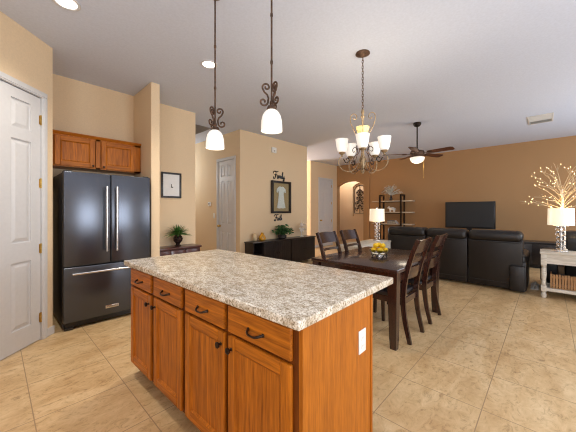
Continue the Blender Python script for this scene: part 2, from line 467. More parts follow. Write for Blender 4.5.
# wall behind the camera, with patio doors and a window
b = MB(); yr = -3.2
for x0, x1, z0, z1 in ((-1.75, 1.0, 0, CZ), (2.9, 5.1, 0, CZ), (8.1, 9.36, 0, CZ), (1.0, 2.9, 2.3, CZ), (5.1, 8.1, 2.3, CZ), (5.1, 8.1, 0, 0.6)):
    b.box(x0, x1, yr, yr+0.12, z0, z1)
struct(b.build('wall_rear', 'wall', smooth=0))
def window(name, x0, x1, z0, z1, mull, yw=-3.2):
    f = MB()
    y0, y1 = yw+0.02, yw+0.09
    for a, c in ((x0, x0+0.06), (x1-0.06, x1)): f.box(a, c, y0, y1, z0, z1)
    f.box(x0+0.06, x1-0.06, y0, y1, z0, z0+0.06); f.box(x0+0.06, x1-0.06, y0, y1, z1-0.06, z1)
    for m_ in mull: f.box(m_-0.04, m_+0.04, y0, y1, z0+0.06, z1-0.06)
    o = struct(f.build(name, 'white', smooth=0))
    MB().box(x0+0.06, x1-0.06, yw+0.05, yw+0.056, z0+0.06, z1-0.06).build('pane', 'pane', o, smooth=0)
window('window_1', 1.0, 2.9, 0.0, 2.3, [1.95])
window('window_2', 5.1, 8.1, 0.6, 2.3, [6.1, 7.1])
window('window_added', 6.0, 7.2, 0.3, 2.65, [6.6], 8.9)  # added unseen window, an opening for the far hall fill

# panel doors -------------------------------------------------------------
def panel_door(name, W, Hh, xf, panels_z, knob_side=None, hinge=True, hinge_x=None, knob_z=0.95):
    """slab in local coords: x 0..W along the wall, front face y=0 looking to +y, z 0..Hh"""
    b = MB(); t = 0.035
    st = 0.105; mid = 0.10
    cols = [(st, W/2-mid/2), (W/2+mid/2, W-st)]
    b.box(0, W, -t, -0.012, 0, Hh)
    for a, c in ((0, st), (W-st, W), (W/2-mid/2, W/2+mid/2)): b.box(a, c, -0.012, 0, 0, Hh)
    zs_ = [0.0]+[v for p in panels_z for v in p]+[Hh]
    for (x0, x1) in cols:
        for i in range(0, len(zs_), 2): b.box(x0, x1, -0.012, 0, zs_[i], zs_[i+1])
        for z0, z1 in panels_z:                       # raised field with sloped border
            q = 0.012; k = 0.045
            bb = bmesh.new()
            o_ = [bb.verts.new((x, -0.012, z)) for x, z in ((x0+q, z0+q), (x1-q, z0+q), (x1-q, z1-q), (x0+q, z1-q))]
            i_ = [bb.verts.new((x, -0.002, z)) for x, z in ((x0+k, z0+k), (x1-k, z0+k), (x1-k, z1-k), (x0+k, z1-k))]
            bb.faces.new(i_)
            for j in range(4): bb.faces.new((o_[j], o_[(j+1) % 4], i_[(j+1) % 4], i_[j]))
            bmesh.ops.recalc_face_normals(bb, faces=bb.faces)
            b._merge(bb)
    o = struct(b.build(name, 'white', smooth=0))
    o.matrix_world = xf
    if hinge_x is not None:
        for z in (0.22, 0.92, 1.58, 2.22):
            h = MB().tube([(hinge_x, 0.006, z-0.05), (hinge_x, 0.006, z+0.05)], 0.007)
            h.box(hinge_x-0.016, hinge_x+0.016, -0.002, 0.003, z-0.045, z+0.045)
            h.build('hinge', 'brass', o)
    if knob_side is not None:
        k = MB().lathe([(0.0, 0.0), (0.03, 0.0), (0.03, 0.006), (0.012, 0.01), (0.011, 0.03), (0.026, 0.04), (0.03, 0.055), (0.022, 0.068), (0, 0.072)], 16,
                       mat=T(knob_side, 0, knob_z) @ Matrix.Rotation(-PI/2, 4, 'X'))
        k.build('door_knob', 'brass', o)
    return o
def casing(name, W, Hh, xf, cw=0.062):
    b = MB()
    for x0, x1 in ((-cw-0.006, -0.006), (W+0.006, W+cw+0.006)):
        b.box(x0, x1, 0.0, 0.014, 0, Hh+0.006, bev=0.004); b.box(x0+0.012, x1-0.012, 0.010, 0.02, 0, Hh+0.006, bev=0.003)
    b.box(-cw-0.006, W+cw+0.006, 0.0, 0.014, Hh+0.006, Hh+cw+0.006, bev=0.004); b.box(-cw+0.006, W+cw-0.006, 0.010, 0.02, Hh+0.018, Hh+cw-0.006, bev=0.003)
    for x0, x1 in ((-0.012, -0.003), (W+0.003, W+0.012)): b.box(x0, x1, -0.11, 0.0, 0, Hh+0.004)
    b.box(-0.012, W+0.012, -0.11, 0.0, Hh+0.004, Hh+0.016)
    o = struct(b.build(name, 'white', smooth=0)); o.matrix_world = xf
    return o
PZ = [(0.19, 0.82), (1.0, 1.97), (2.07, 2.34)]
xfD = MD @ T(DA, 0, 0)
panel_door('door_1', DB-DA, 2.44, xfD @ T(0, -0.004, 0.012), PZ, hinge_x=0.0)
casing('trim_1', DB-DA, 2.455, xfD)
xfH = Matrix.Translation((3.6, HD0, 0)) @ RZ(PI/2)          # faces -X
panel_door('door_2', HD1-HD0, 2.43, xfH @ T(0, -0.004, 0.012), PZ, knob_side=0.55, hinge_x=0.0)
casing('trim_2', HD1-HD0, 2.445, xfH)
xfC = Matrix.Translation((CD1, YCL, 0)) @ RZ(PI)            # faces -Y
panel_door('door_3', CD1-CD0, 2.43, xfC @ T(0, -0.004, 0.012), PZ, knob_side=0.70, hinge_x=0.0)
casing('trim_3', CD1-CD0, 2.445, xfC)
def base(name, x0, x1, y0, y1):
    b = MB().box(x0, x1, y0, y1, 0, 0.085, bev=0.004)
    return struct(b.build(name, 'white', smooth=0))
o = struct(MB().box(-0.012, DA-0.07, 0, 0.013, 0, 0.085, bev=0.004).build('baseboard_pantry', 'white', smooth=0)); o.matrix_world = MD
base('baseboard_television', XTV+0.027, XTV+0.04, -3.0, 4.62)
base('baseboard_picture', 3.6, 5.85, YPIC-0.013, YPIC)
base('baseboard_partition', 1.45, 1.565, 3.872, 3.885)
base('baseboard_alcove', 1.58, 2.46, YPL-0.013, YPL)
base('baseboard_closet', 7.52, CD0-0.075, YCL-0.013, YCL)
base('baseboard_hall', 3.587, 3.6, HD1+0.075, 8.88)

# ================================================================== REFRIGERATOR AND THE CABINET ABOVE
FX0, FX1, FY = 0.515, 1.405, 3.80
fr = thing('refrigerator', (FX0, FY, 0), 'black stainless french door refrigerator standing in the alcove under the oak cabinet', 'refrigerator')
FW = FX1-FX0
MB().box(0, FW, 0.075, 0.73, 0.03, 1.735, bev=0.004).build('body', 'fridgeside', fr)
def fdoor(x0, x1, z0, z1, hinge):
    b = MB().box(x0, x1, 0, 0.068, z0, z1, bev=0.008, seg=3); return b
gap = 0.006
for side in (0, 1):
    x0, x1 = (0, FW/2-gap/2) if side == 0 else (FW/2+gap/2, FW)
    d = fdoor(x0, x1, 0.70, 1.745, side).build('door', 'fridge', fr)
    hx = FW/2+(-0.052 if side == 0 else 0.052)
    h = MB().tube([(hx, -0.055, 0.84), (hx, -0.055, 1.60)], 0.012, 12)
    for z in (0.865, 1.575): h.tube([(hx, 0.002, z), (hx, -0.055, z)], 0.009, 10)
    h.build('handle', 'chrome', d)
d = MB().box(0, FW, 0, 0.068, 0.085, 0.688, bev=0.008, seg=3).build('freezer_drawer', 'fridge', fr)
h = MB().tube([(0.07, -0.055, 0.62), (FW-0.07, -0.055, 0.62)], 0.012, 12)
for x in (0.10, FW-0.10): h.tube([(x, 0.002, 0.62), (x, -0.055, 0.62)], 0.009, 10)
h.build('handle', 'chrome', d)
bd = MB().box(0.389, 0.526, -0.004, 0.002, 0.160, 0.196, bev=0.0015).build('badge', 'chrome', d)
def text_mesh(txt, size, mat, parent, xf, name):
    cu = bpy.data.curves.new('txt', 'FONT'); cu.body = txt; cu.size = size; cu.align_x = 'CENTER'; cu.align_y = 'CENTER'; cu.extrude = 0.0006
    tmp = bpy.data.objects.new('txt', cu); COL.objects.link(tmp)
    dg = bpy.context.evaluated_depsgraph_get(); dg.update()
    me = bpy.data.meshes.new_from_object(tmp.evaluated_get(dg))
    bpy.data.objects.remove(tmp); bpy.data.curves.remove(cu)
    me.transform(xf); me.materials.clear(); me.materials.append(M[mat])
    o = bpy.data.objects.new(name, me); COL.objects.link(o); o.parent = parent
    return o
text_mesh('KitchenAid', 0.026, 'blackplastic', bd, T(0.4575, -0.0045, 0.178) @ Matrix.Rotation(PI/2, 4, 'X'), 'badge_lettering').parent = d
b = MB().box(0.02, FW-0.02, 0.03, 0.075, 0.028, 0.083)
b.build('kick_grille', 'blackplastic', fr)
for x in (0.05, FW-0.05): MB().box(x-0.04, x+0.04, 0.015, 0.12, 0.0, 0.03, bev=0.005).build('foot', 'blackplastic', fr)
for x in (0.0, FW-0.09): MB().box(x+0.01, x+0.08, 0.02, 0.16, 1.737, 1.757, bev=0.004).build('hinge_cover', 'blackplastic', fr)

CX0, CX1, CY, CZ0, CZ1 = 0.437, 1.445, 4.262, 1.85, 2.235
cab = thing('wall_cabinet', (CX0, CY, CZ0), 'honey oak two door wall cabinet mounted high above the refrigerator', 'cabinet')
CW, CH = CX1-CX0, CZ1-CZ0
b = MB().box(0, CW, 0.02, YPL-CY-0.003, 0, CH)
b.build('carcass', 'oak', cab)
b = MB().box(0, 0.045, 0, 0.02, 0, CH).box(CW-0.085, CW, 0, 0.02, 0, CH).box(CW/2-0.035, CW/2+0.015, 0, 0.02, 0, CH).box(0, CW, 0, 0.02, CH-0.02, CH).box(0, CW, 0, 0.02, 0, 0.02)
b.build('face_frame', 'oak', cab)
b = MB().prism([(-0.022, CH+0.035), (-0.022, CH+0.025), (0.0, CH), (0.05, CH), (0.05, CH+0.035)], 'X', -0.003, CW+0.003)
b.build('crown_moulding', 'oakx', cab)
def wedge_ring(b, x0, x1, z0, z1, w_, ya, yc):
    """sloped strip running round the inside of a frame: outer rim at ya, inner rim (w_ inside) at yc"""
    bb = bmesh.new()
    o_ = [bb.verts.new((x, ya, z)) for x, z in ((x0, z0), (x1, z0), (x1, z1), (x0, z1))]
    i_ = [bb.verts.new((x, yc, z)) for x, z in ((x0+w_, z0+w_), (x1-w_, z0+w_), (x1-w_, z1-w_), (x0+w_, z1-w_))]
    for j in range(4): bb.faces.new((o_[j], i_[j], i_[(j+1) % 4], o_[(j+1) % 4])[::-1])
    b._merge(bb)
def oak_door(parent, x0, x1, z0, z1, y=-0.02, th=0.02, fr_=0.058, name='door'):
    """framed door with a recessed panel: upright stiles, cross rails, bead and panel; front face at y"""
    b = MB()
    b.box(x0, x0+fr_, y, y+th, z0, z1, bev=0.006).box(x1-fr_, x1, y, y+th, z0, z1, bev=0.006)
    wedge_ring(b, x0+fr_-0.001, x1-fr_+0.001, z0+fr_-0.001, z1-fr_+0.001, 0.013, y+0.0015, y+0.0125)
    b.box(x0+0.02, x1-0.02, y+0.0145, y+th-0.001, z0+0.02, z1-0.02)
    o = b.build(name, 'oak', parent, smooth=0)
    for a, c in ((z0, z0+fr_), (z1-fr_, z1)):
        MB().box(x0+fr_-0.001, x1-fr_+0.001, y+0.0004, y+th-0.0005, a, c, bev=0.005).build('rail', 'oakx', o, smooth=0)
    MB().box(x0+fr_+0.011, x1-fr_-0.011, y+0.0115, y+0.0165, z0+fr_+0.011, z1-fr_-0.011).build('panel', 'oak', o, smooth=0)
    return o
def knob(parent, x, y, z, s=1.0):
    k = MB().lathe([(0, 0), (0.009*s, 0), (0.006*s, 0.006*s), (0.006*s, 0.012*s), (0.015*s, 0.018*s), (0.016*s, 0.024*s), (0.010*s, 0.029*s), (0, 0.03*s)], 14,
                   mat=T(x, y, z) @ Matrix.Rotation(PI/2, 4, 'X'))
    k.build('knob', 'knob', parent)
d1 = oak_door(cab, 0.055, CW/2-0.045, 0.012, CH-0.015); knob(d1, CW/2-0.07, -0.02, 0.035, 0.8)
d2 = oak_door(cab, CW/2+0.022, CW-0.075, 0.012, CH-0.015); knob(d2, CW/2+0.048, -0.02, 0.035, 0.8)

# ================================================================== ISLAND
IC = Vector((1.182, 1.5825, 0)); IR = math.radians(1.2)
def ipos(x, y, z=0): return IC + RZ(IR) @ Vector((x, y, z))
IX0, IX1 = -0.398, 0.176                 # cabinet front / back (local)
IY0, IY1 = -0.897, 0.868
TOPZ = 0.914
b = MB().box(-0.445, 0.445, -0.917, 0.917, TOPZ-0.039, TOPZ, bev=0.007, seg=3)
o = b.build('countertop', 'granite'); o.location = IC; o.rotation_euler = (0, 0, IR)
tag(o, 'speckled beige granite slab on top of the kitchen island', 'countertop')
# cabinets: local frame of a unit: x along the front, front at y=0 looking to -y (turned so that faces -X)
XF = RZ(-PI/2)
def unit(ya, yb, label, fronts, end=None):
    """unit spans island-local y in [ya,yb]; its own local x = yb - y"""
    W = yb-ya
    t = thing('base_cabinet', ipos(IX0, yb), label, 'cabinet', 'oak cabinets of the kitchen island', IR-PI/2)
    D = IX1-IX0
    MB().box(0, W, 0.02, D, 0.10, TOPZ-0.039-0.001).build('carcass', 'oak', t, smooth=0)
    MB().box(0.0, W, 0.075, D-0.02, 0.0, 0.10).build('toe_kick', 'toe', t, smooth=0)
    b = MB(); xs = [0.0]
    for (c0, c1) in fronts: xs += [yb-c1, yb-c0]
    xs.append(W)
    for i in range(0, len(xs), 2): b.box(xs[i]-(0.012 if i else 0), xs[i+1]+(0.012 if i+1 < len(xs)-1 else 0), 0, 0.02, 0.10, TOPZ-0.04)
    for (c0, c1) in fronts:
        x0, x1 = yb-c1+0.012, yb-c0-0.012
        b.box(x0, x1, 0, 0.02, 0.10, 0.13); b.box(x0, x1, 0, 0.02, 0.705, 0.74); b.box(x0, x1, 0, 0.02, 0.85, TOPZ-0.04)
    b.build('face_frame', 'oakshade', t, smooth=0)
    for i, (c0, c1) in enumerate(fronts):
        x0, x1 = yb-c1, yb-c0
        d = MB().box(x0, x1, -0.02, 0, 0.731, 0.858, bev=0.006, seg=2).build('drawer', 'oakx', t, smooth=0)
        xm = (x0+x1)/2; zc = 0.788
        pts = []
        for k in range(13):
            u = -1+2*k/12
            pts.append((xm+u*0.048, -0.02-0.026*(1-u**4)-0.001, zc-0.010*(1-u*u)))
        h = MB().tube(pts, [0.0042+0.002*abs(-1+2*k/12) for k in range(13)], 10)
        for sx in (-1, 1): h.ball((xm+sx*0.048, -0.022, zc), 0.0085, (1, 0.7, 1), 12)
        h.build('handle', 'knob', d)
        dr = oak_door(t, x0, x1, 0.115, 0.715)
        kx = x1-0.028 if i == 0 else x0+0.028
        knob(dr, kx, -0.02, 0.655)
    return t, W, D
# local y intervals of the drawer / door fronts
u2, W2, D2 = unit(-0.015, IY1, 'oak island base cabinet with two doors and two drawers, the end nearer the refrigerator', [(0.458, 0.846), (0.018, 0.415)])
# fronts ordered from the refrigerator end
u1, W1, D1 = unit(IY0+0.018, -0.016, 'oak island base cabinet with two doors and two drawers, the end with the white outlet', [(-0.419, -0.028), (-0.853, -0.448)])
MB().box(W1, W1+0.018, 0.0, D1, 0.0, TOPZ-0.0395).build('end_panel', 'oakp', u1, smooth=0)
MB().box(W1+0.0, W1+0.024, D1, D1+0.016, 0.0, TOPZ-0.0395, bev=0.003).build('corner_moulding', 'oakp', u1, smooth=0)
MB().box(-0.001, -0.016, 0.0, D2, 0.10, TOPZ-0.0395).build('end_panel', 'oakp', u2, smooth=0)
# outlet on the island end
p = ipos(0.078, IY0+0.0005, 0.655)
ot = thing('outlet', p, 'white electrical outlet plate on the orange oak end of the island', 'outlet', None, IR)
MB().box(-0.036, 0.036, -0.006, 0, -0.058, 0.058, bev=0.003).build('cover_plate', 'plastic', ot)
for z in (-0.02, 0.02):
    b = MB().box(-0.016, 0.016, -0.0085, -0.005, z-0.015, z+0.015, bev=0.002)
    so = b.build('socket', 'plastic', ot)
    MB().box(-0.008, -0.005, -0.0092, -0.008, z-0.004, z+0.006).box(0.005, 0.008, -0.0092, -0.008, z-0.004, z+0.006).build('slot', 'greyplastic', so)

# ================================================================== DINING TABLE, CHAIRS, FRUIT
TX0, TX1, TY0, TY1, TZ = 2.56, 3.98, 1.015, 2.03, 0.76
dt = thing('dining_table', ((TX0+TX1)/2, (TY0+TY1)/2, 0), 'dark espresso wood dining table with a glossy top behind the island', 'table')
hx, hy = (TX1-TX0)/2, (TY1-TY0)/2
MB().box(-hx, hx, -hy, hy, TZ-0.036, TZ, bev=0.005).build('tabletop', 'espressox', dt)
b = MB()
for s_ in (-1, 1):
    b.box(-hx+0.09, hx-0.09, s_*(hy-0.045)-0.011, s_*(hy-0.045)+0.011, TZ-0.125, TZ-0.037)
    b.box(s_*(hx-0.045)-0.011, s_*(hx-0.045)+0.011, -hy+0.09, hy-0.09, TZ-0.125, TZ-0.037)
b.build('apron', 'espresso', dt, smooth=0)
for sx in (-1, 1):
    for sy in (-1, 1):
        x, y = sx*(hx-0.056), sy*(hy-0.056)
        b = bmesh.new(); rings = []
        for z, h in ((0.0, 0.030), (0.10, 0.034), (TZ-0.14, 0.046), (TZ-0.037, 0.046)):
            rings.append([b.verts.new((x+sx*(0.046-h)*0.4+a*h, y+sy*(0.046-h)*0.4+c*h, z)) for a, c in ((-1, -1), (1, -1), (1, 1), (-1, 1))])
        for A, B in zip(rings, rings[1:]):
            for k in range(4): b.faces.new((A[k], A[(k+1) % 4], B[(k+1) % 4], B[k]))
        b.faces.new(rings[0][::-1]); b.faces.new(rings[-1])
        bmesh.ops.bevel(b, geom=[e for e in b.edges if abs(e.verts[0].co.z-e.verts[1].co.z) > 0.02], offset=0.004, segments=2, affect='EDGES')
        mb = MB(); mb._merge(b); mb.build('leg', 'espresso', dt)
def bez(p, n=14):
    """Catmull-Rom through points"""
    P = [Vector(q) for q in p]; P = [P[0]*2-P[1]]+P+[P[-1]*2-P[-2]]; out = []
    for i in range(1, len(P)-2):
        for k in range(n):
            t = k/n; a, b_, c, d = P[i-1], P[i], P[i+1], P[i+2]
            out.append(0.5*((2*b_)+(c-a)*t+(2*a-5*b_+4*c-d)*t*t+(3*b_-a-3*c+d)*t**3))
    out.append(P[-2]); return out
def make_chair(label):
    """origin on the floor midway between the rear legs; faces +y"""
    t = thing('dining_chair', (0, 0, 0), label, 'chair', 'dining chairs around the dark table')
    hw_ = 0.188
    path = bez([(0, -0.045, 0), (0, 0.005, 0.24), (0, 0.02, 0.46), (0, -0.005, 0.66), (0, -0.06, 0.86), (0, -0.125, 1.03)], 6)
    for s_ in (-1, 1):
        n = len(path)
        MB().strip([p+Vector((s_*hw_, 0, 0)) for p in path], 0.028, [0.036+0.014*math.sin(PI*min(1, k/(n-1)*1.1)) for k in range(n)]).build('rear_leg', 'espresso', t)
    def yb(z):
        for a, c in zip(path, path[1:]):
            if a.z <= z <= c.z: return a.y+(c.y-a.y)*(z-a.z)/(c.z-a.z)
        return path[-1].y
    def rail(name, z0, z1, bow, th_, arch=0.0):
        b = bmesh.new(); N = 12; rings = []
        for k in range(N+1):
            u = -1+2*k/N; x = u*(hw_-0.0135)
            dy = -bow*(1-u*u); za = z0; zb = z1+arch*(1-u*u)
            rings.append([b.verts.new((x, yb(za)+dy-th_/2, za)), b.verts.new((x, yb(za)+dy+th_/2, za)), b.verts.new((x, yb(zb)+dy+th_/2, zb)), b.verts.new((x, yb(zb)+dy-th_/2, zb))])
        for A, B in zip(rings, rings[1:]):
            for k in range(4): b.faces.new((A[k], A[(k+1) % 4], B[(k+1) % 4], B[k]))
        b.faces.new(rings[0][::-1]); b.faces.new(rings[-1]); bmesh.ops.recalc_face_normals(b, faces=b.faces)
        m = MB(); m._merge(b); return m.build(name, 'espresso', t)
    rail('crest_rail', 0.895, 1.02, 0.022, 0.022, 0.012)
    rail('back_slat', 0.80, 0.83, 0.02, 0.018)
    rail('back_panel', 0.63, 0.745, 0.02, 0.018)
    for s_ in (-1, 1):
        MB().strip([(s_*0.205, 0.40, 0), (s_*0.205, 0.405, 0.22), (s_*0.205, 0.405, 0.43)], 0.036, [0.030, 0.036, 0.040]).build('front_leg', 'espresso', t)
    b = MB()
    b.box(-0.187, 0.187, 0.395, 0.415, 0.375, 0.435); b.box(-0.174, 0.174, 0.012, 0.03, 0.375, 0.435)
    for s_ in (-1, 1): b.box(s_*0.196-0.009, s_*0.196+0.009, 0.04, 0.39, 0.375, 0.435)
    b.build('seat_frame', 'espresso', t, smooth=0)
    sm = MB().box(-0.212, 0.212, 0.045, 0.435, 0.436, 0.485, bev=0.02, seg=4)
    sm.build('seat', 'seatpad', t)
    return t
ch = make_chair('dark wood dining chair with its back nearest the camera, beside the island corner')
ch.location = (2.985, 1.03, 0)
copy_tree(ch, (3.655, 1.035, 0), 0, 'dark wood dining chair nearest the sofa, half hidden behind another chair back')
copy_tree(ch, (3.03, 2.03, 0), PI, 'dark wood dining chair across the table, the one nearer the black sideboard')
copy_tree(ch, (3.585, 2.03, 0), PI, 'dark wood dining chair across the table, the one nearer the whitewashed console')

FB = (3.16, 1.47, TZ)
fb = thing('fruit_bowl', FB, 'clear glass fruit bowl on a silver and black base, heaped with lemons', 'bowl')
MB().shell([(0.045, 0.035), (0.088, 0.043), (0.112, 0.066), (0.120, 0.095)], 32, 0.004).build('bowl', 'bowlglass', fb)
b = MB().lathe([(0.085, 0.0), (0.088, 0.006), (0.06, 0.012), (0.045, 0.022), (0.05, 0.034), (0, 0.034)], 28)
b.build('base', 'chrome', fb)
b = MB()
for k in range(8):
    a = k*PI/4
    b.tube([(0.086*math.cos(a), 0.086*math.sin(a), 0.006), (0.092*math.cos(a+0.25), 0.092*math.sin(a+0.25), 0.025), (0.078*math.cos(a+0.4), 0.078*math.sin(a+0.4), 0.044)], 0.006, 6)
b.build('scroll_stand', 'blackplastic', fb)
def lemon_mesh():
    prof = []
    for k in range(15):
        u = k/14; z = -0.040+0.08*u
        r = 0.029*math.sqrt(max(0, 1-(abs(z)/0.034)**2)) if abs(z) < 0.032 else 0.0
        r = max(r, 0.006 if 0 < k < 14 else 0.0)
        prof.append((r, z))
    return MB().lathe(prof, 18)
lem = lemon_mesh().build('lemon', 'lemon')
spots = []
for k in range(5): spots.append((0.073*math.cos(k*2*PI/5), 0.073*math.sin(k*2*PI/5), 0.088, k*2*PI/5))
spots.append((0.0, 0.0, 0.080, 0.4))
for k in range(3): spots.append((0.048*math.cos(k*2*PI/3+0.5), 0.048*math.sin(k*2*PI/3+0.5), 0.139, k*2*PI/3+0.5))
for i, (x, y, z, ang) in enumerate(spots):
    o = lem if i == 0 else lem.copy()
    if i: COL.objects.link(o)
    o.location = (FB[0]+x, FB[1]+y, FB[2]+z)
    o.rotation_euler = (PI/2, 0, ang)
    tag(o, 'bright yellow lemon heaped in the glass bowl on the dining table', 'lemon', 'lemons in the glass bowl')

# ================================================================== LIVING ROOM SEATING
SX, SY0, SY1 = 5.72, 0.26, 2.50
so = thing('sofa', (SX, (SY0+SY1)/2, 0), 'dark brown leather three seat reclining sofa with its back to the dining table', 'sofa')
L0, L1 = SY0-(SY0+SY1)/2, SY1-(SY0+SY1)/2
cuts = [L0+0.02, 1.03-1.38, 1.72-1.38, L1-0.02]
MB().box(0.06, 0.92, L0+0.06, L1-0.06, 0.05, 0.30, bev=0.02).build('base', 'leather', so)
for k in range(3):
    a, c = cuts[k]+0.006, cuts[k+1]-0.006
    # leaning back panel
    pr = [(0.04, 0.035), (0.0, 0.80), (0.03, 0.86), (0.20, 0.86), (0.26, 0.45), (0.30, 0.035)]
    bk = MB().prism(pr, 'Y', a, c, bev=0.018).build('backrest', 'leather', so)
    hr = MB().box(-0.035, 0.30, a-0.002, c+0.002, 0.80, 0.98, bev=0.075, seg=5)
    hr.build('headrest', 'leather', bk)
    MB().tube([(-0.002, a+0.02, 0.79), (-0.002, c-0.02, 0.79)], 0.007, 6).build('seam_piping', 'leather', bk)
    MB().tube([(0.034, a+0.02, 0.13), (0.034, c-0.02, 0.13)], 0.006, 6).build('seam_piping', 'leather', bk)
    MB().box(0.24, 0.95, a+0.01, c-0.01, 0.28, 0.47, bev=0.06, seg=4).build('seat_cushion', 'leather', so)
for s_, y in ((-1, L0), (1, L1)):
    y0, y1 = (y, y+0.19) if s_ < 0 else (y-0.19, y)
    ar = MB().box(0.03, 0.93, y0-0.02, y1+0.02, 0.03, 0.50, bev=0.025, seg=3)
    ar.box(0.05, 0.94, y0-0.03, y1+0.02, 0.42, 0.62, bev=0.075, seg=5)
    if s_ < 0:
        ar.box(-0.03, 0.12, y0-0.0, y1+0.0, 0.03, 0.43, bev=0.015)
    ar.build('arm', 'leather', so)

RX, RYA, RYB = 6.16, -1.25, 0.09
rc = thing('loveseat', (RX, 0, 0), 'black leather loveseat standing behind the whitewashed console with the lit tree', 'sofa')
MB().box(0.05, 0.90, RYA+0.05, RYB-0.05, 0.06, 0.30, bev=0.02).build('base', 'leatherblk', rc)
for a, c in ((RYA+0.22, -0.63), (-0.62, -0.20)):
    MB().prism([(0.04, 0.08), (-0.01, 0.85), (0.03, 0.98), (0.22, 1.0), (0.28, 0.50), (0.30, 0.08)], 'Y', a, c, bev=0.04).build('backrest', 'leatherblk', rc)
    MB().box(0.24, 0.92, a+0.01, c-0.01, 0.28, 0.48, bev=0.06, seg=4).build('seat_cushion', 'leatherblk', rc)
for y0, y1 in ((RYA, RYA+0.21), (RYB-0.21, RYB)):
    b = MB().prism([(0.0, 0.14), (-0.02, 0.60), (0.03, 0.67), (0.90, 0.62), (0.92, 0.14)], 'Y', y0, y1, bev=0.045)
    b.box(0.05, 0.88, y0+0.03, y1-0.03, 0.0, 0.18)
    b.build('arm', 'leatherblk', rc)

# ------------------------------------------------------------------ television on its console
tc = thing('tv_console', (8.66, 1.2, 0), 'long low black media console under the television', 'cabinet')
MB().box(-0.22, 0.24, -1.75, 1.45, 0.06, 0.56).build('carcass', 'blackwood', tc, smooth=0)
MB().box(-0.24, 0.25, -1.78, 1.48, 0.56, 0.60, bev=0.006).build('top', 'blackwood', tc)
for k in range(4):
    y0 = -1.74+k*0.797
    d = MB().box(-0.238, -0.221, y0+0.006, y0+0.785, 0.08, 0.55, bev=0.003).build('door', 'blackwood', tc)
    MB().tube([(-0.252, y0+0.40-0.05, 0.47), (-0.252, y0+0.40+0.05, 0.47)], 0.005, 8).build('handle', 'darkmetal', d)
b = MB().box(-0.18, 0.20, -1.7, 1.4, 0.0, 0.06); b.build('plinth', 'blackplastic', tc, smooth=0)
tv = thing('television', (8.66, 1.525, 0.60), 'black flat screen television standing against the brown wall beyond the sofa', 'television')
b = MB().box(-0.005, 0.06, -0.565, 0.565, 0.24, 0.95, bev=0.008); b.box(0.06, 0.10, -0.35, 0.35, 0.35, 0.80, bev=0.02)
b.build('housing', 'blackplastic', tv)
MB().box(-0.008, -0.004, -0.53, 0.53, 0.285, 0.922).build('screen', 'screen', tv, smooth=0)
b = MB().box(0.02, 0.07, -0.06, 0.06, 0.015, 0.30); b.box(-0.12, 0.17, -0.28, 0.28, 0.0, 0.018, bev=0.005)
b.build('stand', 'blackplastic', tv)

# ------------------------------------------------------------------ etagere and what it holds
EX, EYa, EYb = 8.92, 4.06, 3.37
et = thing('shelf_unit', (EX, (EYa+EYb)/2, 0), 'open metal framed shelf unit with grey wood shelves against the brown wall', 'shelf')
hh = (EYa-EYb)/2
for s_ in (-1, 1):
    b = MB()
    for x in (-0.15, 0.15): b.box(x-0.022, x+0.022, s_*hh-0.022, s_*hh+0.022, 0, 1.83)
    for z in (0.06, 1.808): b.box(-0.128, 0.128, s_*hh-0.022, s_*hh+0.022, z-0.022, z+0.022)
    b.build('side_frame', 'darkmetal', et, smooth=0)
SHZ = (0.30, 0.86, 1.24, 1.60)
for z in SHZ:
    MB().box(-0.127, 0.127, -0.68, 0.64, z, z+0.035, bev=0.003).build('shelf', 'shelf', et)
    MB().box(-0.15, -0.13, -hh+0.022, hh-0.022, z-0.025, z).build('shelf_rail', 'darkmetal', et, smooth=0)
def spray(b, bud, n, r0, r1, h, up, rng, thick, budr, seg=5):
    for i in range(n):
        a = rng.uniform(0, 2*PI); sp = rng.uniform(0.2, 1.0)
        ex, ey = math.cos(a)*r1*sp*0.5, math.sin(a)*r1*sp
        ez = h*(1.0-up*sp*sp)*rng.uniform(0.75, 1.0)
        pts = bez([(0, 0, 0), (ex*0.3, ey*0.3, ez*0.55), (ex, ey, ez)], 4)
        b.tube(pts, [thick*(1-0.6*k/(len(pts)-1)) for k in range(len(pts))], seg)
        yield pts
zt = 1.635
rng = random.Random(3)
va = thing('flower_vase', (8.86, 3.72, zt), 'slim dark vase of silvery branches on the top of the open shelf unit', 'vase')
MB().lathe([(0.03, 0), (0.045, 0.02), (0.05, 0.07), (0.03, 0.13), (0.025, 0.16), (0.03, 0.175), (0.0, 0.172)], 18).build('vase', 'urn', va)
b = MB(); lf = MB()
for pts in spray(b, None, 44, 0, 0.36, 0.38, 0.75, rng, 0.003, 0): 
    for p in pts[3:]:
        for _ in range(2):
            m = Matrix.Rotation(rng.uniform(0, 2*PI), 4, 'Z') @ Matrix.Rotation(rng.uniform(-1, 1), 4, 'X')
            lf.ball(p+Vector((rng.uniform(-.02, .02), rng.uniform(-.02, .02), rng.uniform(-.01, .03))), 0.019, (1.0, 0.42, 0.25), 6, mat=m)
b.build('stems', 'silver', va, loc=(0, 0, 0.15)); lf.build('leaves', 'silver', va, loc=(0, 0, 0.15))
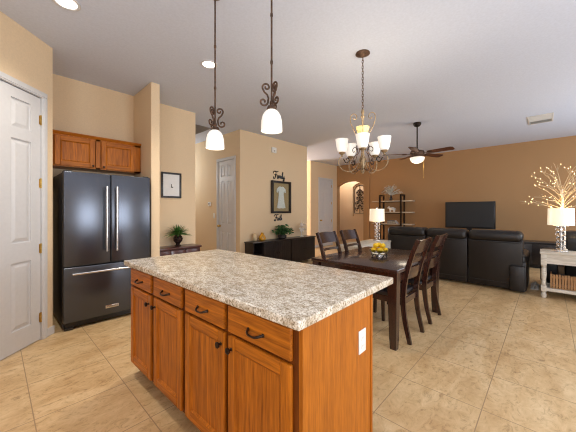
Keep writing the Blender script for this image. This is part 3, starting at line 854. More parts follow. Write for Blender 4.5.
# white animal figurine
fg = thing('animal_figurine', (8.90, 3.70, 1.275), 'small white standing animal figurine on the middle shelf of the open unit', 'figurine')
b = MB().ball((0, 0, 0.095), 0.06, (0.8, 1.7, 0.85), 18).ball((0, 0.115, 0.135), 0.032, (0.8, 1.1, 1), 14).ball((0, 0.155, 0.125), 0.018, (0.9, 1.2, 0.9), 12)
b.tube([(0, 0.07, 0.11), (0, 0.12, 0.14)], [0.04, 0.028], 12)
for sx in (-1, 1):
    for yy in (-0.07, 0.06): b.tube([(sx*0.03, yy, 0.08), (sx*0.03, yy, 0.0)], [0.019, 0.015], 10)
    b.tube([(sx*0.02, 0.105, 0.16), (sx*0.045, 0.10, 0.178)], [0.010, 0.004], 8)
b.tube([(0, -0.10, 0.115), (0, -0.125, 0.09), (0, -0.12, 0.05)], 0.007, 8)
b.build('body', 'ceramic', fg)
zz = 0.895
for i, (w_, l_, h_, mt) in enumerate(((0.20, 0.30, 0.035, 'pages'), (0.18, 0.27, 0.03, 'pages2'), (0.16, 0.24, 0.035, 'pages'))):
    bk = thing('book', (8.90, 3.68+0.01*i, zz), ['largest slate blue book, bottom of the stack on the open shelf unit', 'cream book in the middle of the stack on the open shelf unit', 'small slate blue book on top of the stack on the open shelf unit'][i], 'book', 'books stacked on the open shelf unit')
    MB().box(-w_/2+0.004, w_/2-0.002, -l_/2+0.004, l_/2-0.004, 0.004, h_-0.004).build('pages', 'mat', bk, smooth=0)
    MB().box(-w_/2, w_/2, -l_/2, l_/2, 0, 0.004).box(-w_/2, w_/2, -l_/2, l_/2, h_-0.004, h_).box(-w_/2, -w_/2+0.004, -l_/2, l_/2, 0.004, h_-0.004).build('cover', mt, bk, smooth=0)
    zz += h_
vd = MB().lathe([(0.03, 0), (0.05, 0.03), (0.045, 0.08), (0.02, 0.12), (0.022, 0.15), (0, 0.148)], 16).build('bud_vase', 'urn', loc=(8.90, 4.19, 1.275))
tag(vd, 'small dark vase at the end of the middle shelf just above the left lamp', 'vase')

# ------------------------------------------------------------------ whitewashed console tables, lamps, lit tree
def turned_leg(b, x, y, h=0.55):
    prof = [(0.024, 0.0), (0.032, 0.02), (0.034, 0.05), (0.020, 0.085), (0.024, 0.10)]
    b.lathe(prof, 16, (x, y, 0)); b.box(x-0.032, x+0.032, y-0.032, y+0.032, 0.10, 0.185, bev=0.004)
    b.lathe([(0.022, 0.185), (0.030, 0.20), (0.020, 0.225), (0.026, 0.27), (0.034, 0.36), (0.030, 0.43), (0.020, 0.46), (0.032, 0.475), (0.03, 0.49)], 16, (x, y, 0))
    b.box(x-0.034, x+0.034, y-0.034, y+0.034, 0.49, 0.66, bev=0.004)
def console(loc, rz, label, L=1.30, W=0.42):
    """long axis along local y, from y=0 to y=-L; front at x=0, depth along +x"""
    t = thing('console_table', loc, label, 'table', 'whitewashed console tables', rz)
    MB().box(-0.012, W+0.012, -L-0.012, 0.012, 0.66, 0.695, bev=0.006).build('tabletop', 'whitewash', t)
    b = MB()
    b.box(0.01, 0.03, -L+0.06, -0.06, 0.52, 0.66); b.box(W-0.03, W-0.01, -L+0.06, -0.06, 0.52, 0.66)
    b.box(0.06, W-0.06, -0.03, -0.01, 0.52, 0.66); b.box(0.06, W-0.06, -L+0.01, -L+0.03, 0.52, 0.66)
    b.build('apron', 'whitewash', t, smooth=0)
    MB().box(0.035, W-0.035, -L+0.035, -0.035, 0.115, 0.15).box(0.0, 0.035, -L+0.06, -0.065, 0.11, 0.155, bev=0.004).box(W-0.035, W, -L+0.06, -0.065, 0.11, 0.155, bev=0.004).build('lower_shelf', 'whitewash', t, smooth=0)
    for x in (0.032, W-0.032):
        for y in (-0.032, -L+0.032):
            b = MB(); turned_leg(b, x, y); b.build('leg', 'whitewash', t)
    return t
console((5.67, 0.075, 0), 0, 'whitewashed console table with turned legs holding the lit tree and a crate')
console((4.30, 2.37, 0), PI/2, 'whitewashed console table behind the dining chairs, under the farther lamp', 1.32, 0.42)
TT = 0.695
def make_lamp(label, loc, rz):
    t = thing('table_lamp', loc, label, 'lamp', 'crystal table lamps with drum shades', rz)
    MB().box(-0.075, 0.075, -0.05, 0.05, 0.0, 0.018, bev=0.004).build('base', 'chrome', t)
    for s_ in (-1, 1):
        b = MB(); c = MB()
        for k in range(5):
            z = 0.022+k*0.072
            b.box(s_*0.034-0.021, s_*0.034+0.021, -0.021, 0.021, z+0.008, z+0.062, bev=0.007, seg=2, mat=None)
            c.lathe([(0.0, z+0.061), (0.018, z+0.061), (0.018, z+0.073), (0.0, z+0.073)], 14, (s_*0.034, 0, 0))
        b.build('crystal_column', 'crystal', t); c.build('spacer', 'chrome', t)
    b = MB().tube([(0, 0, 0.018), (0, 0, 0.66)], 0.006, 10).box(-0.085, 0.085, -0.03, 0.03, 0.384, 0.396, bev=0.003)
    b.lathe([(0.006, 0.655), (0.012, 0.662), (0.012, 0.675), (0.0, 0.684)], 12)
    b.build('rod', 'chrome', t)
    sh = MB()
    prof = [(0.150, 0.40), (0.145, 0.655)]
    sh.lathe([(0.150, 0.40), (0.145, 0.655), (0.142, 0.655), (0.147, 0.40), (0.150, 0.40)], 40)
    s = sh.build('lamp_shade', 'lampshade', t)
    b = MB()
    for a in range(3): b.tube([(0, 0, 0.645), (0.143*math.cos(a*2.094), 0.143*math.sin(a*2.094), 0.645)], 0.002, 5)
    b.build('shade_ring', 'chrome', t)
    return t
lamp_r = make_lamp('crystal table lamp with a white drum shade in front of the lit branch tree', (5.86, -0.145, TT), math.radians(92))
copy_tree(lamp_r, (5.40, 2.56, TT), math.radians(112), 'crystal table lamp with a cream drum shade near the open shelf unit')
for n_, p in (('bulb_right', (5.86, -0.145, TT+0.53)), ('bulb_left', (5.40, 2.56, TT+0.53))): point(n_, p, 7, WARM, 0.03)

# lit branch tree on the console
rng = random.Random(11)
tr = thing('lit_branch_tree', (5.99, -0.165, TT), 'white birch branch tree with glowing warm fairy lights behind the right lamp', 'tree')
MB().lathe([(0.055, 0), (0.06, 0.01), (0.06, 0.03), (0.03, 0.04), (0, 0.04)], 20).build('base', 'trunk', tr)
MB().tube(bez([(0, 0, 0.03), (0.006, 0.004, 0.4), (-0.004, 0.0, 0.75), (0.0, 0.004, 0.95)], 6), [0.020-0.00035*k for k in range(19)], 10).build('trunk', 'trunk', tr)
br = MB(); tips = []
for i in range(34):
    a = i*2.399+rng.uniform(-.2, .2); z0 = 0.58+0.37*(i/33); 
    up = rng.uniform(-0.02, 0.26)+0.26*(i/33); R = rng.uniform(0.36, 0.60)*(1-0.42*(i/33))
    end = Vector((math.cos(a)*R, math.sin(a)*R, z0+up))
    st = Vector((0, 0, z0)); midp = st.lerp(end, 0.5)+Vector((0, 0, 0.04+rng.uniform(-.02, .03)))
    pts = bez([st, midp, end], 6)
    br.tube(pts, [0.0055-0.0038*k/(len(pts)-1) for k in range(len(pts))], 6)
    tips.append(end)
    for j in range(3):
        k = rng.randint(4, len(pts)-2); p = pts[k]
        d = (end-st).normalized()+Vector((rng.uniform(-.9, .9), rng.uniform(-.9, .9), rng.uniform(-.1, .8)))
        q = p+d.normalized()*rng.uniform(0.07, 0.16)
        br.tube([p, p.lerp(q, .5)+Vector((0, 0, .008)), q], [0.003, 0.0025, 0.0018], 5)
        tips.append(q)
br.build('branches', 'twig', tr)
rng.shuffle(tips)
bulb = None
for p in tips[:96]:
    if bulb is None:
        bulb = MB().ball((0, 0, 0), 0.0055, (1, 1, 1.25), 8).build('bulb', 'led', tr, loc=p)
    else:
        o = bulb.copy(); COL.objects.link(o); o.parent = tr; o.location = p
point('fairy_glow', (5.98, -0.17, TT+0.95), 1.6, WARM, 0.25)

# slatted crate on the console's lower shelf
CRX, CRY0, CRY1 = 5.735, -0.04, -0.68
cr = thing('crate', (CRX, 0, 0.15), 'brown slatted wooden crate on the lower shelf of the right console table', 'crate')
b = MB(); n = 22
for i in range(n):
    y = CRY1+(CRY0-CRY1)*i/(n-1)
    b.box(0.0, 0.012, y-0.0125, y+0.0125, 0.0, 0.215-0.004*(i % 3), bev=0.002)
b.box(0.012, 0.02, CRY1, CRY0, 0.03, 0.06).box(0.012, 0.02, CRY1, CRY0, 0.15, 0.18).build('slat_wall', 'slat', cr, smooth=0)
b = MB()
for y in (CRY0-0.006, CRY1-0.006):
    for k in range(8): b.box(0.014+k*0.03, 0.040+k*0.03, y, y+0.012, 0.0, 0.21)
b.build('end_wall', 'slat', cr, smooth=0)
MB().box(0.013, 0.249, CRY1+0.015, CRY0-0.015, 0.0, 0.012).build('bottom', 'slat', cr, smooth=0)
# rumpled white cloth on the floor by the sofa arm
rng = random.Random(5)
b = bmesh.new(); N1, N2 = 26, 12; g = []
for i in range(N1+1):
    row = []
    for j in range(N2+1):
        u, v = i/N1, j/N2
        edge = min(1, 4*min(u, 1-u))*min(1, 3*min(v, 1-v))
        z = 0.004+edge*(0.032+0.018*math.sin(u*17+v*5)+0.012*math.sin(v*13-u*9)+rng.uniform(-.01, .01))
        row.append(b.verts.new((0.55*(u-0.5), -0.105*(v-0.5), max(0.003, z))))
    g.append(row)
for i in range(N1):
    for j in range(N2): b.faces.new((g[i][j], g[i+1][j], g[i+1][j+1], g[i][j+1]))
ret = bmesh.ops.extrude_face_region(b, geom=list(b.faces))
for v in [e for e in ret['geom'] if isinstance(e, bmesh.types.BMVert)]: v.co.z = 0.001
bmesh.ops.recalc_face_normals(b, faces=b.faces)
m_ = MB(); m_._merge(b)
tag(m_.build('cloth', 'cloth', loc=(6.42, 0.16, 0), smooth=60), 'rumpled white cloth lying on the floor between the sofa and the right console', 'cloth')

# ================================================================== SIDEBOARD UNDER THE PICTURE
BX0, BX1, BY0, BY1, BZ = 3.70, 5.83, 4.48, 4.77, 0.645
sb = thing('sideboard', ((BX0+BX1)/2, BY0, 0), 'long low black sideboard with plank doors under the framed gown', 'cabinet')
bx = (BX1-BX0)/2; bd_ = BY1-BY0; split = -bx+1.18
b = MB()
for x0, x1 in ((-bx+0.02, split-0.006), (split+0.006, bx-0.02)):
    b.box(x0, x0+0.02, 0.01, bd_, 0.06, BZ-0.028); b.box(x1-0.02, x1, 0.01, bd_, 0.06, BZ-0.028)
    b.box(x0+0.02, x1-0.02, bd_-0.012, bd_, 0.06, BZ-0.028); b.box(x0+0.02, x1-0.02, 0.01, bd_-0.012, 0.06, 0.085)
b.build('carcass', 'blackwood', sb, smooth=0)
MB().box(-bx, bx, -0.012, bd_, BZ-0.028, BZ, bev=0.004).build('top', 'blackwood', sb)
b = MB()
for x in (-bx+0.03, split, bx-0.07): 
    for y in (0.02, bd_-0.06): b.box(x, x+0.04, y, y+0.04, 0, 0.06)
b.build('feet', 'blackwood', sb, smooth=0)
def plank_door(x0, x1):
    b = MB(); n = max(2, round((x1-x0)/0.075))
    for k in range(n):
        a, c = x0+(x1-x0)*k/n, x0+(x1-x0)*(k+1)/n
        b.box(a+0.0015, c-0.0015, -0.008, 0.008, 0.075, BZ-0.036, bev=0.003)
    return b.build('door', 'blackwood', sb, smooth=0)
xs = [(-bx+0.30, -bx+0.73), (-bx+0.735, split-0.02), (split+0.02, split+0.49), (split+0.495, bx-0.03)]
for i, (a, c) in enumerate(xs):
    d = plank_door(a, c)
    kx = c-0.03 if i % 2 == 0 else a+0.03
    MB().lathe([(0, 0), (0.006, 0), (0.006, 0.012), (0.013, 0.016), (0.011, 0.024), (0, 0.026)], 12, mat=T(kx, -0.008, 0.36) @ Matrix.Rotation(PI/2, 4, 'X')).build('knob', 'darkmetal', d)
MB().box(-bx+0.042, -bx+0.298, 0.015, bd_-0.02, 0.35, 0.37).build('shelf', 'blackwood', sb, smooth=0)
MB().box(-bx+0.285, -bx+0.30, 0.012, bd_-0.015, 0.087, BZ-0.03).build('divider', 'blackwood', sb, smooth=0)
# objects on the sideboard
av = thing('amber_vase', (4.10, 4.64, BZ), 'amber gold glass bottle vase at the left end of the black sideboard', 'vase')
MB().shell([(0.038, 0.0), (0.072, 0.012), (0.084, 0.05), (0.070, 0.10), (0.040, 0.135), (0.030, 0.152), (0.038, 0.165)], 24, 0.004).build('body', 'amberglass', av)
MB().lathe([(0.0, 0.155), (0.018, 0.155), (0.028, 0.168), (0.022, 0.186), (0.0, 0.19)], 16).build('stopper', 'brass', av)
cj = MB().lathe([(0.035, 0), (0.05, 0.02), (0.055, 0.07), (0.045, 0.13), (0.03, 0.16), (0.035, 0.175), (0, 0.172)], 20).build('cream_jar', 'creamjar', loc=(3.94, 4.70, BZ))
tag(cj, 'pale cream jar against the wall left of the amber vase', 'jar')
def leaf_mesh(b, base, direction, L, W_, droop, roll=0.0, n=5):
    d = Vector(direction).normalized(); s = d.cross(Vector((0, 0, 1)))
    if s.length < 1e-3: s = Vector((1, 0, 0))
    s.normalize(); s = Matrix.Rotation(roll, 3, d) @ s
    up = s.cross(d); L_, R_l, Cn = [], [], []
    vs = []
    for k in range(n+1):
        u = k/n; wv = W_*math.sin(PI*min(1, 0.08+u*0.92))**0.8*0.5
        c = Vector(base)+d*L*u+Vector((0, 0, -droop*u*u*L))
        vs.append((c-s*wv+up*wv*0.3, c, c+s*wv+up*wv*0.3))
    bm = b.bm
    q = [[bm.verts.new(p) for p in t3] for t3 in vs]
    for A, B in zip(q, q[1:]):
        for k in range(2): bm.faces.new((A[k], A[k+1], B[k+1], B[k]))
rng = random.Random(21)
pl = thing('potted_plant', (4.73, 4.63, BZ), 'bushy green leafy plant in a dark planter on the black sideboard', 'plant')
MB().lathe([(0.07, 0), (0.10, 0.02), (0.105, 0.085), (0.098, 0.09), (0.09, 0.08), (0.0, 0.078)], 24).build('planter', 'pot', pl)
b = MB(); st = MB()
for i in range(60):
    a = rng.uniform(0, 2*PI); rr = rng.uniform(0.05, 0.27); zz = 0.10+rng.uniform(0.02, 0.22)*(1-(rr/0.34)**2)
    p = Vector((math.cos(a)*rr, max(-0.2, min(0.11, math.sin(a)*rr*0.6)), zz))
    st.tube([(0, 0, 0.075), p*0.5+Vector((0, 0, 0.07)), p], 0.003, 5)
    for _ in range(5):
        dd = Vector((rng.uniform(-1, 1), rng.uniform(-1, .5), rng.uniform(-.3, .8)))
        leaf_mesh(b, p+dd*0.012, dd, rng.uniform(0.06, 0.095), 0.042, 0.4, rng.uniform(-1, 1))
b.build('foliage', 'leaf2', pl, smooth=60); st.build('stems', 'leaf2', pl)
wf = thing('flower_stand', (5.45, 4.63, BZ), 'white flower ornament on a thin stem at the right end of the sideboard', 'ornament')
MB().lathe([(0.05, 0), (0.052, 0.01), (0.015, 0.025), (0.008, 0.05), (0.006, 0.16), (0, 0.16)], 18).build('stand', 'ceramic', wf)
b = MB()
for k in range(9):
    a = k*2*PI/9
    leaf_mesh(b, (0.01*math.cos(a), -0.01, 0.24+0.01*math.sin(a)), (math.cos(a), -0.25, math.sin(a)), 0.135, 0.085, 0.0, 0)
    leaf_mesh(b, (0.01*math.cos(a), -0.02, 0.24+0.01*math.sin(a)), (math.cos(a+.3), -0.8, math.sin(a+.3)), 0.07, 0.05, 0.0, 0)
b.build('petals', 'petal', wf, smooth=60)
MB().tube([(0, 0, 0.15), (0.0, 0.004, 0.20), (0, 0.0, 0.235)], 0.005, 8).ball((0, -0.022, 0.24), 0.026, (1, 0.6, 1), 12).build('flower_centre', 'creamjar', wf)
MB().tube([(0.0, 0.01, 0.15), (0.012, 0.012, 0.3), (0.01, 0.012, 0.42)], [0.006, 0.005, 0.003], 8).build('taper', 'petal', wf)

# framed christening gown with the two script words
def wallpos(px_x, z): return (px_x, YPIC, z)
GX0, GX1, GZ0, GZ1 = 4.49, 5.15, 1.25, 2.03
gx, gz = (GX1-GX0)/2, (GZ1-GZ0)/2
gf = thing('shadow_box', ((GX0+GX1)/2, YPIC-0.005, (GZ0+GZ1)/2), 'dark framed shadow box holding a small white gown on the beige wall', 'picture')
b = MB(); fw = 0.05
for x0, x1, z0, z1 in ((-gx, -gx+fw, -gz, gz), (gx-fw, gx, -gz, gz), (-gx+fw, gx-fw, gz-fw, gz), (-gx+fw, gx-fw, -gz, -gz+fw)): b.box(x0, x1, -0.06, 0, z0, z1, bev=0.004)
b.build('frame', 'frameblk', gf)
MB().box(-gx+fw, gx-fw, -0.012, -0.003, -gz+fw, gz-fw).build('backing', 'burlap', gf, smooth=0)
half = [(x*1.08, z*1.22) for x, z in [(0.0, 0.205), (0.035, 0.215), (0.07, 0.21), (0.135, 0.165), (0.15, 0.10), (0.115, 0.085), (0.085, 0.13), (0.075, 0.06), (0.10, -0.10), (0.135, -0.215), (0.06, -0.225), (0, -0.22)]]
poly = half+[(-x, z) for x, z in half[::-1][1:-1]]
gw = MB().prism([(x, z) for x, z in poly], 'Y', -0.034, -0.016, bev=0.004).build('gown', 'gown', gf)
b = MB().tube([(-0.075, -0.037, 0.05), (0, -0.040, 0.045), (0.075, -0.037, 0.05)], 0.004, 6)
for k in range(7):
    x = -0.09+0.03*k; b.tube([(x*0.7, -0.036, 0.03), (x*1.2, -0.037, -0.21)], 0.003, 5)
b.build('pleats', 'mat', gw)
MB().box(-gx+fw, gx-fw, -0.052, -0.050, -gz+fw, gz-fw).build('glass', 'pane', gf, smooth=0)
def script_word(name, strokes, loc, sc_, label):
    b = MB()
    for st_ in strokes:
        p = bez([(x*sc_, -0.006, z*sc_) for x, z in st_], 5); n = len(p)
        b.tube(p, [sc_*(0.034+0.050*abs(math.sin(PI*k/(n-1)))) for k in range(n)], 6)
    o = b.build(name, 'blackplastic'); o.location = loc
    return tag(o, label, 'wall word')
Fcap = [[(0.02, 0.62), (0.1, 0.86), (0.35, 0.98), (0.62, 0.92), (0.95, 1.0), (1.05, 0.98)],
        [(0.62, 0.92), (0.55, 0.6), (0.46, 0.25), (0.30, -0.02), (0.10, -0.02), (0.05, 0.14), (0.16, 0.2)],
        [(0.28, 0.5), (0.55, 0.46), (0.82, 0.54)]]
def small(ch, x):
    if ch == 'a': return [[(x+.30, .40), (x+.12, .42), (x+.02, .18), (x+.12, .0), (x+.26, .16), (x+.31, .40), (x+.30, .10), (x+.40, .04)]], .38
    if ch == 'm': return [[(x+.0, .06), (x+.05, .40), (x+.07, .02)], [(x+.07, .1), (x+.18, .40), (x+.24, .30), (x+.23, .02)], [(x+.23, .1), (x+.34, .40), (x+.40, .30), (x+.40, .06), (x+.48, .05)]], .46
    if ch == 'i': return [[(x+.02, .1), (x+.08, .40), (x+.08, .08), (x+.18, .06)], [(x+.10, .56), (x+.12, .58)]], .16
    if ch == 'l': return [[(x+.0, .08), (x+.14, .60), (x+.16, .92), (x+.09, .80), (x+.08, .2), (x+.14, .02), (x+.24, .08)]], .20
    if ch == 'y': return [[(x+.02, .40), (x+.06, .12), (x+.18, .08), (x+.28, .40)], [(x+.28, .40), (x+.24, -.1), (x+.10, -.36), (x+.0, -.28), (x+.14, -.06), (x+.42, .16)]], .40
    if ch == 't': return [[(x+.10, .78), (x+.07, .2), (x+.13, .02), (x+.24, .08)], [(x-.04, .54), (x+.26, .58)]], .22
    if ch == 'h': return [[(x+.0, .08), (x+.13, .60), (x+.14, .92), (x+.07, .80), (x+.05, .02)], [(x+.05, .12), (x+.17, .40), (x+.25, .28), (x+.23, .06), (x+.36, .06)]], .34
def word(s_):
    st_ = [list(q) for q in Fcap]; x = 0.80
    for c in s_:
        a, adv = small(c, x); st_ += a; x += adv
    return st_
script_word('script_word', word('amily'), (4.57, YPIC, 2.095), 0.17, 'black script word Family on the wall above the framed gown')
script_word('script_word', word('aith'), (4.60, YPIC, 1.075), 0.145, 'black script word Faith on the wall below the framed gown')

# small devices on walls
def device(name, loc, rz, w_, h_, d_, label, cat, extra=None, mat='plastic'):
    t = thing(name, loc, label, cat, None, rz)
    MB().box(-w_/2, w_/2, -d_, 0, -h_/2, h_/2, bev=min(0.006, d_*0.3)).build('housing', mat, t)
    if extra: extra(t)
    return t
device('motion_sensor', (4.585, YPIC, 2.757), 0, 0.14, 0.13, 0.04, 'small white sensor box high on the beige wall above the framed gown', 'sensor',
       lambda t: MB().ball((0, -0.04, -0.02), 0.02, (1.2, 0.5, 0.8), 12).build('lens', 'greyplastic', t))
device('thermostat', (3.6, 5.98, 1.47), -PI/2, 0.11, 0.10, 0.03, 'white thermostat with a grey screen on the hall wall left of the door', 'thermostat',
       lambda t: MB().box(-0.035, 0.035, -0.033, -0.029, -0.01, 0.03).build('display', 'greyplastic', t))
device('light_switch', (3.6, 5.79, 1.19), -PI/2, 0.075, 0.12, 0.006, 'white light switch plate beside the hall door, lower than the thermostat', 'switch',
       lambda t: MB().box(-0.016, 0.016, -0.011, -0.005, -0.03, 0.03, bev=0.002).build('rocker', 'plastic', t))

# ================================================================== CHERRY CABINET, URN PLANT, PICTURE NEAR THE REFRIGERATOR
KX0, KX1, KY, KZ = 1.60, 2.40, 4.25, 0.735
kc = thing('accent_cabinet', ((KX0+KX1)/2, KY, 0), 'dark cherry wood chest of drawers holding the fern urn in the corner', 'cabinet')
kx = (KX1-KX0)/2; kd = YPL-KY-0.015
MB().box(-kx+0.02, kx-0.02, 0.015, kd, 0.08, KZ-0.03).build('carcass', 'redwood', kc, smooth=0)
MB().box(-kx, kx, -0.01, kd, KZ-0.03, KZ, bev=0.006).build('top', 'redwood', kc)
for x in (-kx+0.03, kx-0.09):
    for y in (0.02, kd-0.07): MB().box(x, x+0.06, y, y+0.06, 0, 0.08, bev=0.004).build('foot', 'redwood', kc)
for r_ in range(3):
    for c_ in range(3):
        x0 = -kx+0.03+c_*(2*kx-0.06)/3; z1 = KZ-0.045-r_*0.2
        d = MB().box(x0+0.008, x0+(2*kx-0.06)/3-0.008, -0.002, 0.014, z1-0.185, z1, bev=0.004).build('drawer', 'redwood', kc)
        knob(d, x0+(2*kx-0.06)/6, -0.002, z1-0.09, 0.8)
rng = random.Random(9)
up = thing('urn_plant', (2.06, 4.40, KZ), 'green fern in a dark footed urn on the cherry chest', 'plant')
MB().lathe([(0.050, 0), (0.054, 0.012), (0.030, 0.03), (0.032, 0.045), (0.068, 0.085), (0.078, 0.125), (0.062, 0.16), (0.046, 0.175), (0.052, 0.195), (0.060, 0.205), (0.050, 0.205), (0.04, 0.18), (0.0, 0.175)], 28).build('urn', 'urn', up)
b = MB()
for i in range(95):
    a = rng.uniform(0, 2*PI); el = rng.uniform(0.15, 1.45); L = rng.uniform(0.17, 0.265)
    d = Vector((math.cos(a)*math.cos(el), math.sin(a)*math.cos(el)*0.75, math.sin(el)))
    p0 = Vector((math.cos(a)*0.02, math.sin(a)*0.02, 0.185))
    leaf_mesh(b, p0, d, L, 0.014, 0.35, rng.uniform(-.5, .5), 6)
    for k in range(3, 10):
        u = k/10; pc = p0+d*L*u+Vector((0, 0, -0.35*u*u*L))
        for s_ in (-1, 1):
            sd = d.cross(Vector((0, 0, 1))).normalized()*s_+d*0.8
            if pc.y+sd.normalized().y*0.05 < 0.14: leaf_mesh(b, pc, sd, 0.042*(1.15-u), 0.011, 0.3, 0, 3)
b.build('fronds', 'leaf', up, smooth=60)
PX0, PX1, PZ0, PZ1 = 1.854, 2.19, 1.525, 1.945
px_, pz_ = (PX1-PX0)/2, (PZ1-PZ0)/2
pf = thing('framed_print', ((PX0+PX1)/2, YPL-0.004, (PZ0+PZ1)/2), 'black framed print with a wide white mat on the wall above the fern', 'picture')
b = MB(); fw = 0.03
for x0, x1, z0, z1 in ((-px_, -px_+fw, -pz_, pz_), (px_-fw, px_, -pz_, pz_), (-px_+fw, px_-fw, pz_-fw, pz_), (-px_+fw, px_-fw, -pz_, -pz_+fw)): b.box(x0, x1, -0.025, 0, z0, z1, bev=0.003)
b.build('frame', 'frameblk', pf)
MB().box(-px_+fw, px_-fw, -0.010, -0.002, -pz_+fw, pz_-fw).build('mat_board', 'mat', pf, smooth=0)
b = MB().ball((0.0, -0.011, -0.012), 0.012, (0.5, 0.12, 1.7), 12).ball((0.012, -0.011, -0.032), 0.014, (1.5, 0.1, 0.6), 12).ball((0.0, -0.011, 0.014), 0.007, (0.9, 0.12, 0.9), 10)
b.build('printed_motif', 'darkmetal', pf)

# wrought iron art in the passage recess
wa = thing('iron_wall_art', (XP+0.088, nm, (NZ0+NZ1)/2+0.05), 'arched wrought iron scroll panel in the recess seen through the archway', 'wall art')
b = MB()
w2, h2 = nh-0.05, (NZ1-NZ0)/2-0.06
fp = [(-0.02, -w2, -h2), (-0.02, -w2, h2-0.05), (-0.02, -w2*0.6, h2+0.06), (-0.02, 0, h2+0.10), (-0.02, w2*0.6, h2+0.06), (-0.02, w2, h2-0.05), (-0.02, w2, -h2)]
b.tube(fp, 0.016, 8, closed=True)
b.build('border', 'iron', wa)
def spiral(c, r, turns, sgn, start, n=22, ax='yz'):
    out = []
    for k in range(n+1):
        u = k/n; a = start+sgn*turns*2*PI*u; rr = r*(1-0.8*u)
        out.append((c[0]+rr*math.cos(a), c[1]+rr*math.sin(a)))
    return out
b = MB()
for zc in (-0.33, -0.11, 0.11, 0.33):
    for s_ in (-1, 1):
        b.tube([(-0.02, y, z) for y, z in spiral((s_*0.11, zc), 0.10, 1.4, s_, PI/2 if zc > 0 else -PI/2)], 0.012, 6)
        b.ball((-0.02, s_*0.11, zc), 0.03, (0.3, 1, 1), 10)
b.tube([(-0.02, 0, -h2), (-0.02, 0, h2+0.1)], 0.012, 8)
for zc in (-0.22, 0.0, 0.22, 0.42): 
    for s_ in (-1, 1): b.ball((-0.02, s_*0.05, zc), 0.045, (0.25, 0.6, 1.3), 10, mat=Matrix.Rotation(s_*0.6, 4, 'X'))
b.build('scrollwork', 'iron', wa)

# ================================================================== CEILING FIXTURES
def downlight(loc, label, power):
    t = thing('recessed_light', loc, label, 'ceiling light', 'recessed lights in the kitchen ceiling')
    MB().lathe([(0.075, 0.0), (0.098, 0.0), (0.098, -0.006), (0.088, -0.010), (0.075, -0.006), (0.075, 0.0)], 36).build('trim_ring', 'white', t)
    MB().lathe([(0.0, -0.003), (0.076, -0.003), (0.076, -0.001), (0.0, -0.001)], 32).build('lens', 'can', t)
    l = bpy.data.lights.new('downlight_lamp', 'SPOT'); l.energy = power; l.color = (1.0, 0.92, 0.80); l.spot_size = math.radians(130); l.spot_blend = 1.0; l.shadow_soft_size = 0.10
    o = bpy.data.objects.new('downlight_lamp', l); COL.objects.link(o); o.location = (loc[0], loc[1], CZ-0.03)
    return t
downlight((0.415, 2.92, CZ), 'recessed ceiling light nearest the pantry door, partly cut by the top of the photo', 110)
downlight((1.75, 2.925, CZ), 'recessed ceiling light beside the left pendant rod, beyond the island', 110)
def pendant(loc, zb, label, rz):
    """zb: height of the shade's bottom rim"""
    t = thing('pendant_light', (loc[0], loc[1], CZ), label, 'pendant light', 'pendant lights over the island', rz)
    z0 = zb-CZ
    MB().lathe([(0.0, 0.0), (0.058, 0.0), (0.056, -0.008), (0.04, -0.016), (0.012, -0.024), (0, -0.025)], 28).build('canopy', 'bronze', t)
    b = MB().tube([(0, 0, -0.02), (0, 0, z0+0.165)], 0.0065, 10)
    for f in (0.35, 0.62): b.lathe([(0.0065, 0), (0.010, 0.008), (0.010, 0.022), (0.0065, 0.03)], 12, (0, 0, z0*f))
    b.build('rod', 'bronze', t)
    MB().lathe([(0.010, z0+0.205), (0.014, z0+0.19), (0.012, z0+0.175), (0.028, z0+0.168), (0.034, z0+0.150), (0.030, z0+0.142), (0, z0+0.14)], 24).build('shade_holder', 'bronze', t)
    zc = z0+0.165
    for i in range(3):
        a = i*2*PI/3+0.35; ks = 0.88
        b = MB()
        s_pts = spiral((0.062, 0.038), 0.036, 1.15, 1, PI*0.92)[::-1]       # lower curl
        u_pts = spiral((0.040, 0.150), 0.032, 1.15, 1, -PI*0.12)             # upper curl
        pts2 = s_pts+[(0.024, 0.066), (0.034, 0.092), (0.056, 0.112)]+u_pts
        pts3 = [(x*ks*math.cos(a), x*ks*math.sin(a), zc+z*ks) for x, z in pts2]
        b.tube(pts3, 0.0065, 8)
        b.build('scroll', 'bronze', t)
    prof = [(0.073, z0), (0.0725, z0+0.03), (0.069, z0+0.072), (0.061, z0+0.105), (0.046, z0+0.130), (0.030, z0+0.143)]
    MB().lathe(prof+[(r-0.004, z) for r, z in prof[::-1]]+[prof[0]], 32).build('shade', 'shade', t)
    point('pendant_bulb', (loc[0], loc[1], zb+0.05), 4, (1.0, 0.87, 0.68), 0.03)
    return t
P_RIGHT = -YAW+0.15
pendant((1.218, 1.947), 1.815, 'scrolled bronze pendant light with a white glass shade, nearer the refrigerator', P_RIGHT-0.35)
pendant((1.296, 1.37), 1.856, 'scrolled bronze pendant light with a white glass shade, nearer the chandelier', P_RIGHT+PI-0.35)

